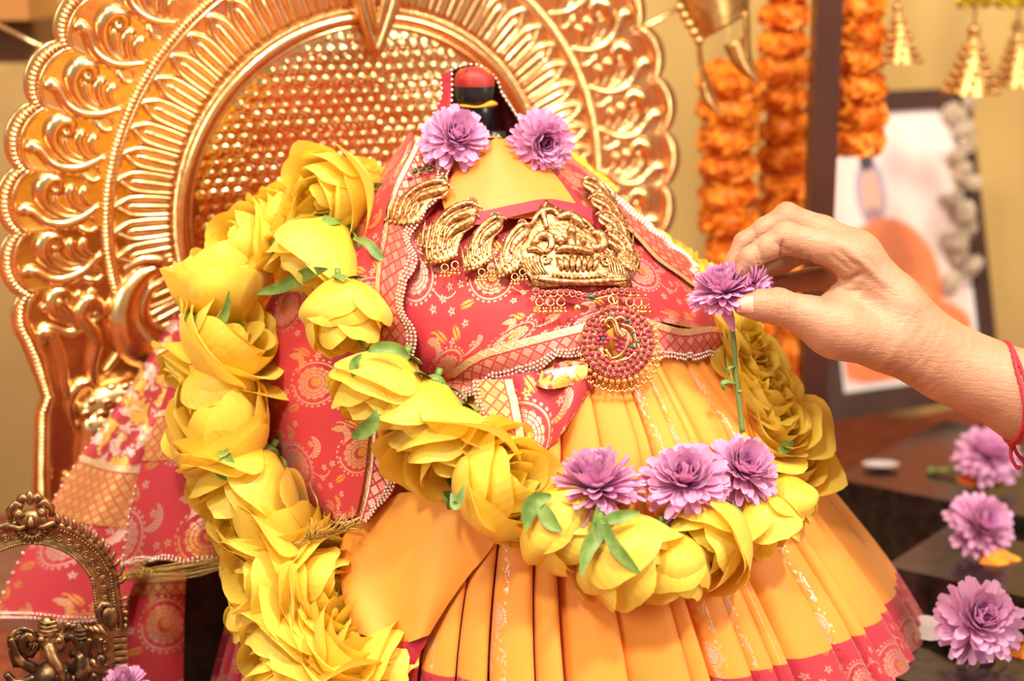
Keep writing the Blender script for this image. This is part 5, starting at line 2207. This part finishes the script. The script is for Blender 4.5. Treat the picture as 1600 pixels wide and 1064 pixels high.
mb.tube([WA(8, 128, 16), WA(8, 116, 20), WA(8, 108, 18)], [4 * KA, 6 * KA, 5 * KA], 8)
mb.ball(WA(8, 152, 6), (7 * KA, 6 * KA, 12 * KA), 9, 7)
for q in range(9):
    a = math.pi * (1 + (q + .5) / 9)
    mb.tube([WA(8 + 10 * math.cos(a), 100 + 8 * math.sin(a), 8), WA(8 + 24 * math.cos(a), 100 + 20 * math.sin(a), 6)], [2.4 * KA, 3 * KA], 6)
mb.build('crown_mask', MAT['bronze'], arch)
for sx in (-1, 1):
    mb = MB()
    x = sx * 118
    mb.tube([WA(x - 14, -58, 6), WA(x - 18, -40, 8), WA(x - 10, -28, 9), WA(x + 2, -30, 9), WA(x + 6, -44, 8)], [4 * KA, 6 * KA, 6 * KA, 5 * KA, 3 * KA], 8)
    mb.ball(WA(x, -50, 7), (16 * KA, 8 * KA, 18 * KA), 12, 8)
    for q in range(5):
        mb.tube([WA(x + sx * (16 + 2 * q), -26 - 10 * q, 4), WA(x + sx * (28 - 1 * q), -22 - 12 * q, 5), WA(x + sx * (32 - 2 * q), -30 - 12 * q, 3)], [3 * KA, 4 * KA, 1.5 * KA], 7)
    mb.build('bracket_scroll', MAT['bronze'], arch)
    mb = MB()
    mb.box(WA(x, -80, 4), (26 * KA, 5 * KA, 5 * KA), (AX, AN, AZ)).box(WA(x - sx * 8, -140, 3), (13 * KA, 7 * KA, 56 * KA), (AX, AN, AZ))
    for q in range(9):
        mb.tube([WA(x + sx * 4, -92 - 11 * q, 5), WA(x + sx * 25, -92 - 11 * q, 5)], (4.6 - .25 * q) * KA, 7)
    for q in range(7):
        mb.ball(WA(x - sx * 10, -92 - 13 * q, 10), 3 * KA, 6, 5)
    mb.build('pillar', MAT['bronze'], arch, False)

# low dark stand that carries arch and figurine
zt = WA(118, -180, 0).z
mb = MB()
st = thing('low_stand', 'low dark wooden stand below the bronze arch at the bottom left', 'stand', (WA(0, 0).x, -.04, 0))
mb.box((WA(0, 0).x + .012, -.045, zt - .008), (.088, .052, .008)).build('top_board', MAT['dark_wood'], st, False)
for sx in (-1, 1):
    mb = MB()
    mb.box((WA(0, 0).x + .012 + sx * .07, -.045, (zt - .016) / 2), (.010, .045, (zt - .016) / 2)).build('leg', MAT['dark_wood'], st, False)

# ---- dark bronze figurine under the arch
figu = thing('bronze_figurine', 'tiny dark bronze trunked deity figurine cut off by the bottom edge', 'figurine', PY(80, 1110, -.04))
FC = PY(80, 1010, -.045)
KF = ((FC - CAM).dot(FWD)) / FP


def WF(px, py, h=0.0):
    return FC + RGT * ((px - 80) * KF) - AZ * ((py - 1010) * KF) - Vector((0, 1, 0)) * (h * KF)


def ftube(mb, P, r, n=12, s=8):
    mb.tube([WF(*q) for q in catmull(P, n)], [x * KF for x in r], s)


mb = MB()
mb.ball(WF(84, 1000, 0), (24 * KF, 18 * KF, 22 * KF), 14, 10)
ftube(mb, [(80, 1000, 14), (88, 1018, 24), (98, 1036, 26), (100, 1056, 22), (92, 1070, 20)], [11, 10, 8, 7, 5], 18, 10)
mb.ball(WF(70, 992, 14), (7 * KF, 6 * KF, 6 * KF), 8, 6).ball(WF(96, 994, 14), (7 * KF, 6 * KF, 6 * KF), 8, 6)
mb.build('trunked_head', MAT['bronze'], figu)
mb = MB()
ftube(mb, [(82, 986, 4), (78, 972, 4), (76, 960, 2)], [17, 13, 7], 8, 12)
for q in range(4):
    ftube(mb, [(64 + q, 984 - 7 * q, 12), (80, 986 - 7 * q, 17), (97 - q, 984 - 7 * q, 12)], [2.5, 3, 2.5], 8, 6)
mb.build('crown', MAT['bronze'], figu)
mb = MB()
for sx in (-1, 1):
    ftube(mb, [(82 + sx * 18, 996, 2), (82 + sx * 38, 990, 6), (82 + sx * 44, 1010, 6), (82 + sx * 28, 1024, 4)], [6, 10, 10, 5], 12, 8)
    ftube(mb, [(82 + sx * 24, 1050, 2), (82 + sx * 48, 1030, 8), (82 + sx * 58, 1004, 10), (82 + sx * 62, 992, 10)], [10, 9, 7, 6], 14, 9)
    ftube(mb, [(82 + sx * 28, 1060, 6), (82 + sx * 54, 1066, 14), (82 + sx * 70, 1048, 18)], [10, 8, 6], 12, 9)
mb.ball(WF(82, 1070, 0), (40 * KF, 26 * KF, 40 * KF), 16, 12)
mb.build('body_and_arms', MAT['bronze_dark'], figu)
mb = MB()
ftube(mb, [(40 + 22 * math.cos(t), 1000 + 22 * math.sin(t), 6) for t in np.linspace(0, 6.28, 20)], [5, 5], 22, 7)
ftube(mb, [(40 + 13 * math.cos(t), 1000 + 13 * math.sin(t), 9) for t in np.linspace(0, 6.28, 20)], [3, 3], 22, 6)
for q in range(5):
    ftube(mb, [(24 + 4 * q, 1040, 10), (20 + 3 * q, 1020, 12), (18 + 2 * q, 1008, 12)], [3, 3.5, 2], 8, 6)
mb.ball(WF(22, 1002, 8), 8 * KF, 9, 7)
mb.ball(WF(34, 994, 6), (9 * KF, 7 * KF, 9 * KF), 9, 7)
ftube(mb, [(34, 984, 6), (34, 974, 6)], [7, 2], 6, 8)
mb.build('side_attendant', MAT['bronze_dark'], figu)
mb = MB()
mb.ball(WF(132, 1004, 6), (12 * KF, 10 * KF, 14 * KF), 10, 8)
ftube(mb, [(130, 992, 6), (128, 978, 6), (126, 968, 6)], [11, 8, 3], 8, 10)
for q in range(3):
    ftube(mb, [(119, 990 - 7 * q, 12), (130, 992 - 7 * q, 15), (140, 990 - 7 * q, 12)], [2, 2.5, 2], 7, 6)
ftube(mb, [(130, 1018, 4), (132, 1044, 8), (128, 1070, 6)], [13, 17, 15], 10, 10)
ftube(mb, [(142, 1028, 10), (158, 1034, 14), (160, 1016, 16)], [6, 6, 4], 10, 8)
mb.ball(WF(160, 1026, 14), (10 * KF, 9 * KF, 11 * KF), 10, 8)
ftube(mb, [(160, 1016, 14), (160, 1004, 12), (162, 992, 10)], [5, 3, 5], 8, 8)
ftube(mb, [(108, 1040 + 0, 20), (96, 1050, 24), (88, 1064, 22)], [6, 8, 6], 10, 8)
mb.build('side_attendant', MAT['bronze_dark'], figu)
mb = MB()
for q in range(7):
    x = 100 + 9 * q
    ftube(mb, [(x, 990 - 2 * q, -10), (x + 6, 976 + 2 * q, -8), (x + 14, 980 + 3 * q, -8)], [3, 5, 2], 9, 7)
mb.build('back_foliage', MAT['bronze'], figu)
mb = MB()
p = WF(82, 1080, 2)
zc = p.z
mb.tube([Vector((p.x, p.y, zt)), Vector((p.x, p.y, zt + .004)), Vector((p.x, p.y, zc - .004)), Vector((p.x, p.y, zc + .004))], [.026, .026, .020, .024], 20)
mb.build('round_base', MAT['bronze_dark'], figu)
# ------------------------------------------------------------------ the hand: one continuous skin from a smooth distance field
def surface_nets(field, org, h):
    """naive surface nets: one vertex per sign-changing cell"""
    s = field < 0
    nx, ny, nz = field.shape
    corners = [(i, j, k) for i in (0, 1) for j in (0, 1) for k in (0, 1)]
    acc = np.zeros((nx - 1, ny - 1, nz - 1, 3))
    cnt = np.zeros((nx - 1, ny - 1, nz - 1))
    sub = lambda A, c: A[c[0]:nx - 1 + c[0], c[1]:ny - 1 + c[1], c[2]:nz - 1 + c[2]]
    for a in range(8):
        for ax in range(3):
            c0 = corners[a]
            if c0[ax]:
                continue
            c1 = list(c0)
            c1[ax] = 1
            f0, f1 = sub(field, c0), sub(field, tuple(c1))
            m = (f0 < 0) != (f1 < 0)
            t = np.where(m, f0 / np.where(f0 == f1, 1, f0 - f1), 0)
            p = np.zeros(f0.shape + (3,))
            p[..., 0], p[..., 1], p[..., 2] = c0
            p[..., ax] += t
            acc += p * m[..., None]
            cnt += m
    act = cnt > 0
    idx = -np.ones(act.shape, dtype=np.int64)
    idx[act] = np.arange(act.sum())
    ijk = np.argwhere(act)
    V = (ijk + acc[act] / cnt[act][:, None]) * h + org
    F = []
    for ax in range(3):
        b, c = [(1, 2), (2, 0), (0, 1)][ax]
        sl0 = [slice(None)] * 3
        sl1 = [slice(None)] * 3
        sl0[ax], sl1[ax] = slice(0, -1), slice(1, None)
        e = s[tuple(sl0)] != s[tuple(sl1)]
        pos = np.argwhere(e)
        sg = s[tuple(sl0)][e]
        ok = (pos[:, b] > 0) & (pos[:, c] > 0) & (pos[:, b] < field.shape[b] - 1) & (pos[:, c] < field.shape[c] - 1)
        pos, sg = pos[ok], sg[ok]
        q = []
        for (db, dc) in ((-1, -1), (0, -1), (0, 0), (-1, 0)):
            p = pos.copy()
            p[:, b] += db
            p[:, c] += dc
            q.append(idx[p[:, 0], p[:, 1], p[:, 2]])
        q = np.stack(q, 1)
        q[~sg] = q[~sg][:, ::-1]
        F.append(q)
    F = np.concatenate(F)
    return V, F[(F >= 0).all(1)]


def smin(a, b, k):
    h = np.clip(.5 + .5 * (b - a) / k, 0, 1)
    return b * (1 - h) + a * h - k * h * (1 - h)


def cone_sd(P, a, b, ra, rb):
    pa = P - a
    ba = b - a
    t = np.clip((pa @ ba) / (ba @ ba), 0, 1)
    return np.linalg.norm(pa - t[..., None] * ba, axis=-1) - (ra + (rb - ra) * t)


def chain(P, J, k=.004):
    d = None
    for (p, r), (q, s) in zip(J[:-1], J[1:]):
        e = cone_sd(P, p, q, r, s)
        d = e if d is None else smin(d, e, k)
    return d


def jn(px, py, y, r_px):
    p = PY(px, py, y)
    return (np.array(p), r_px * ((p - CAM).dot(FWD)) / FP)


person = thing('person', 'right hand and forearm of a person reaching in with a lilac flower', 'person', PY(1480, 600, -.03))
h_ = .0011
lo = np.array(PY(1105, 720, -.10)) - np.array([0, .0, .01])
hi_ = np.array(PY(1790, 260, .075)) + .0
lo = np.minimum(lo, hi_ - .05)
lo[1], hi_[1] = -.105, .075
lo[2], hi_[2] = PY(1600, 760, -.03).z, PY(1230, 285, .0).z
ns = np.ceil((hi_ - lo) / h_).astype(int)
gx, gy, gz = [lo[a] + np.arange(ns[a]) * h_ for a in range(3)]
P = None


def hand_field(P):

    yT, yI, yM, yR, yK = -.040, -.022, -.004, .014, .030
    forearm = chain(P, [jn(1830, 700, -.045, 88), jn(1610, 622, -.036, 68), jn(1530, 588, -.030, 57), jn(1475, 562, -.026, 50)], .012)
    ulna = np.linalg.norm(P - jn(1512, 556, -.005, 1)[0], axis=-1) - jn(1512, 556, -.005, 30)[1]
    palm = None
    for args in ([jn(1478, 560, -.030, 48), jn(1400, 480, yI - .004, 44), jn(1341, 404, yI, 36)],
                 [jn(1478, 556, -.016, 46), jn(1400, 470, yM, 40), jn(1335, 396, yM, 33)],
                 [jn(1478, 558, -.004, 42), jn(1400, 480, yR, 36), jn(1326, 405, yR, 31)],
                 [jn(1478, 566, .004, 38), jn(1400, 495, yK, 34), jn(1322, 432, yK - .004, 27)],
                 [jn(1470, 572, -.030, 48), jn(1390, 535, yT + .004, 46), jn(1300, 512, yT, 43)],
                 [jn(1390, 500, -.02, 46), jn(1330, 470, -.022, 34), jn(1305, 480, -.025, 28)]):
        e = chain(P, args, .006)
        palm = e if palm is None else smin(palm, e, .009)
    D = smin(forearm, palm, .014)
    D = smin(D, ulna, .010)
    thumb = chain(P, [jn(1308, 514, yT, 42), jn(1262, 494, yT - .002, 31), jn(1216, 479, yT - .003, 27.5), jn(1188, 477, yT - .004, 24), jn(1163, 477, yT - .004, 17.5)], .004)
    index = chain(P, [jn(1343, 404, yI, 35), jn(1285, 385, yI, 27), jn(1229, 373, yI - .001, 24.5), jn(1200, 386, yI - .002, 20), jn(1173, 403, yI - .003, 18), jn(1157, 427, yI - .004, 13.5)], .003)
    middle = chain(P, [jn(1335, 394, yM, 33), jn(1285, 362, yM, 25), jn(1230, 341, yM, 22.5), jn(1196, 358, yM - .001, 18.5), jn(1163, 379, yM - .003, 16.5), jn(1142, 414, yM - .008, 12.5)], .003)
    ringf = chain(P, [jn(1326, 404, yR, 30), jn(1262, 385, yR, 22), jn(1222, 408, yR - .002, 18), jn(1182, 428, yR - .006, 14)], .003)
    pinky = chain(P, [jn(1322, 432, yK - .004, 26), jn(1268, 436, yK - .006, 18), jn(1228, 443, yK - .012, 16), jn(1188, 446, yK - .020, 13)], .003)
    D = smin(D, thumb, .010)
    fing = np.minimum(np.minimum(index, middle), np.minimum(ringf, pinky))
    fing = smin(smin(index, middle, .0012), smin(ringf, pinky, .0012), .0012)
    D = smin(D, fing, .0065)
    # knuckle bumps, tendons and joint creases
    def blob(px, py, y, r, amt):
        p, rr = jn(px, py, y, r)
        return -amt * np.exp(-(np.linalg.norm(P - p, axis=-1) / rr) ** 2)


    D = D + blob(1352, 378, yI + .004, 22, .0022) + blob(1352, 372, yM + .004, 20, .0014)
    D = D + blob(1226, 352, yI, 15, .0012) + blob(1229, 320, yM, 14, .0012) + blob(1217, 458, yT, 14, .0008)
    for (x, sl, c, ys, amp) in ((1228, .15, 478, yT, .0011), (1221, .1, 478, yT, .0009), (1236, .12, 478, yT, .0009), (1210, .1, 478, yT, .0006), (1246, .2, 480, yT, .0006)):
        p, rr = jn(x, c, ys - .008, 1)
        dx = P[..., 0] - p[0] + sl * (P[..., 2] - p[2])
        D = D + amp * np.exp(-(dx / .0011) ** 2) * np.exp(-((P[..., 2] - p[2]) / .012) ** 2) * (P[..., 1] < -.028)
    for (x0, y0, x1, y1, yy, amp, w) in ((1266, 405, 1284, 440, yI - .012, .0024, .0014), (1222, 378, 1220, 400, yI - .011, .0022, .0013), (1284, 420, 1300, 455, yI - .012, .0018, .0014), (1290, 464, 1345, 428, yI - .016, .0020, .0014),
                                         (1230, 392, 1212, 380, yI - .011, .0012, .0011), (1184, 386, 1190, 408, yI - .010, .0013, .0011), (1178, 392, 1184, 412, yI - .010, .0010, .0010), (1174, 352, 1182, 372, yM - .010, .0013, .0011), (1286, 468, 1345, 456, yT - .002, .0016, .0013),
                                         (1300, 400, 1326, 420, yI - .014, .0009, .0011), (1310, 392, 1336, 412, yI - .014, .0008, .0011), (1250, 395, 1262, 420, yI - .012, .0008, .0010), (1320, 385, 1380, 440, yI - .018, -.0012, .0030), (1290, 352, 1340, 372, yM - .012, -.0010, .0028)):
        a, b = jn(x0, y0, yy, 1)[0], jn(x1, y1, yy, 1)[0]
        Q = P.copy()
        # measure in the picture plane only so that the crease follows the skin
        pa = (Q - a)[..., [0, 2]]
        ba = (b - a)[[0, 2]]
        t = np.clip((pa @ ba) / (ba @ ba), 0, 1)
        dd = np.linalg.norm(pa - t[..., None] * ba, axis=-1)
        D = D + amp * np.exp(-(dd / w) ** 2) * np.exp(-((Q[..., 1] - yy) / .012) ** 2)
    # slanting wrinkles over the heel of the thumb and the wrist
    q0 = jn(1415, 545, -.05, 1)[0]
    dx, dz = P[..., 0] - q0[0], P[..., 2] - q0[2]
    a1, a2 = dx * .55 + dz * .84, -dx * .84 + dz * .55
    wr = vnoise(a2 * 520 + 3 * vnoise(a1 * 90, a2 * 90, 4), a1 * 75, 9) - .5
    D = D + .0011 * wr * np.exp(-((dx / .042) ** 2 + (dz / .030) ** 2)) * (P[..., 1] < -.02)
    q0 = jn(1345, 420, -.05, 1)[0]
    dx, dz = P[..., 0] - q0[0], P[..., 2] - q0[2]
    a1, a2 = dx * .80 - dz * .60, dx * .60 + dz * .80
    wr = vnoise(a2 * 430 + 3 * vnoise(a1 * 90, a2 * 90, 4), a1 * 80, 19) - .5
    D = D + .0009 * wr * np.exp(-((dx / .040) ** 2 + (dz / .024) ** 2))
    return D


# coarse pass to find the skin, fine pass only near it
ST = 4
cg = np.meshgrid(*[lo[a] + np.arange(int(np.ceil(ns[a] / ST)) + 1) * h_ * ST for a in range(3)], indexing='ij')
Dc = hand_field(np.stack(cg, -1))
ns = (np.array(Dc.shape) - 1) * ST
ex = np.kron(Dc, np.ones((ST, ST, ST)))[:ns[0], :ns[1], :ns[2]]
near = np.abs(ex) < .0115
ij = np.argwhere(near)
D = ex
D[near] = hand_field(ij * h_ + lo)
Vh, Fh = surface_nets(D, lo, h_)
# keep the one connected skin
lab = np.arange(len(Vh))
for _ in range(400):
    m_ = lab[Fh].min(1)
    old = lab.copy()
    for a in range(4):
        np.minimum.at(lab, Fh[:, a], m_)
    lab = lab[lab]
    if (lab == old).all():
        break
big = np.bincount(lab).argmax()
keep = lab == big
ren = np.cumsum(keep) - 1
Fh = ren[Fh[keep[Fh].all(1)]]
Vh = Vh[keep]
# relax a little
for _ in range(2):
    acc, cnt = np.zeros_like(Vh), np.zeros(len(Vh))
    for a in range(4):
        b = (a + 1) % 4
        np.add.at(acc, Fh[:, a], Vh[Fh[:, b]])
        np.add.at(cnt, Fh[:, a], 1)
        np.add.at(acc, Fh[:, b], Vh[Fh[:, a]])
        np.add.at(cnt, Fh[:, b], 1)
    Vh = Vh * .5 + .5 * acc / np.maximum(cnt, 1)[:, None]
arm = part('arm_and_hand', Vh, Fh.tolist(), MAT['skin'], person)
arm_bvh = BVHTree.FromPolygons([tuple(v) for v in Vh], Fh.tolist())


def nail(corners, n=9):
    V = []
    for i in range(n):
        for j in range(n):
            u, v = i / (n - 1), j / (n - 1)
            a = np.array(corners[0]) * (1 - u) + np.array(corners[1]) * u
            b = np.array(corners[3]) * (1 - u) + np.array(corners[2]) * u
            p = a * (1 - v) + b * v
            ry = ray(*p).normalized()
            loc, nr, ix, ds = arm_bvh.ray_cast(CAM, ry)
            if loc is None:
                q = CAM + ry * 1.17
                loc = arm_bvh.find_nearest(q)[0]
            edge = min(u, 1 - u, v, 1 - v)
            V.append(loc - ry * (.0003 + .0007 * min(1, edge * 6)))
    return part('thumbnail', V, grid_faces(n, n), MAT['nail'], arm)


nail([(1150, 465), (1177, 462), (1178, 489), (1152, 488)])

# red thread round the wrist
br_ = thing('thread_bracelet', 'red knotted cotton thread tied round the wrist at the right edge', 'bracelet', PY(1575, 690, -.03))
a, b = PY(1610, 622, -.036), PY(1530, 588, -.030)
axv = (a - b).normalized()
cc = b.lerp(a, .55)
axv = (axv + Vector((0, 0, .42)) + Vector((0, .2, 0))).normalized()
u1 = axv.orthogonal().normalized()
u2 = axv.cross(u1)
for off, ph, rr in ((0.0, 0.0, .0016), (.0022, 1.3, .0013)):
    pts = []
    for q in range(73):
        t = 2 * math.pi * q / 72
        dv = u1 * math.cos(t) + u2 * math.sin(t)
        o_ = cc + axv * (off + .0012 * math.sin(3 * t + ph))
        loc, nr, ix, ds = arm_bvh.ray_cast(o_ + dv * .08, -dv)
        r = (loc - o_).length if loc is not None else .032
        pts.append(o_ + dv * (r + rr * .6))
    P_ = np.array([tuple(p) for p in pts])
    for _ in range(2):
        P_[1:-1] = (P_[:-2] + P_[1:-1] * 2 + P_[2:]) / 4
    mb = MB()
    mb.tube([Vector(p) for p in P_], [rr * (1 + .15 * math.sin(q * 2.6)) for q in range(73)], 8)
    mb.build('thread_loop', MAT['thread'], br_)
mb = MB()
k0 = min(pts, key=lambda p: p.z)
mb.ball(k0, .0034, 9, 7)
mb.tube(catmull([k0, k0 + Vector((.004, -.002, -.008)), k0 + Vector((.009, -.002, -.013)), k0 + Vector((.010, -.001, -.019))], 10), [.0015, .0013, .0015, .0018], 7)
mb.tube(catmull([k0, k0 + Vector((-.001, -.003, -.009)), k0 + Vector((.004, -.003, -.017)), k0 + Vector((.006, -.002, -.016))], 10), [.0015, .0013, .0013, .0015], 7)
mb.build('knot_tails', MAT['thread'], br_)

# ------------------------------------------------------------------ flower held between thumb and fingers
hc = PY(1132, 446, -.034)
t = add_mum(1130, 460, -.030, 110, 100, 24, 2, 'lilac chrysanthemum on a long stem held in the fingers', 'lilac chrysanthemums', 12, .95, False)
s_ = t.scale[0]
mb = MB()
SP = [PY(1136, 466, -.030), PY(1142, 500, -.031), PY(1147, 540, -.032), PY(1150, 590, -.034), PY(1156, 640, -.037), PY(1160, 676, -.040)]
st_pts = catmull([tuple(p) for p in SP], 24)
inv = (Matrix.Translation(t.location) @ t.rotation_quaternion.to_matrix().to_4x4() @ Matrix.Diagonal((*t.scale, 1))).inverted()


def local_part(name, mb, mat):
    V = [inv @ Vector(v) for v in mb.v]
    return obj(name, mesh_of(name, V, mb.f), mat, t)


mb.tube([Vector(p) for p in st_pts], [.0026, .0018, .0017, .0017, .0018, .0020], 9)
local_part('stem', mb, MAT['stem'])
mb = MB()
for P3, w in (([(1150, 600, -.036), (1138, 596, -.038), (1128, 600, -.040), (1132, 610, -.040)], .0022), ([(1148, 572, -.035), (1138, 576, -.037), (1140, 588, -.037)], .0016), ([(1153, 612, -.037), (1160, 610, -.036)], .0012)):
    Q = [PY(*q) for q in catmull(P3, 8)]
    mb.tube(Q, [w * .4, w, w, w * .25], 6, .4)
local_part('leaflets', mb, MAT['rose_leaf'])
mb = MB()
V, uv = [], []
Q = [PY(*q) for q in catmull([(1128, 468, -.036), (1136, 490, -.040), (1146, 518, -.038)], 10)]
for i, p in enumerate(Q):
    w = .0046 * math.sin(math.pi * (.2 + .72 * i / 9))
    for u in (-1, 0, 1):
        V.append(inv @ (p + RGT * (w * u) - FWD * (.0015 * (1 - u * u))))
        uv.append((u * .5 + .5, i / 9))
obj('drooping_petal', mesh_of('drooping_petal', V, grid_faces(10, 3), True, uv), MAT['mum'], t)
add_mum(1176, 446, -.030, 72, -20, 20, 1, 'small darker purple chrysanthemum pinched above the thumb', 'lilac chrysanthemums', 13, 1.0, False)
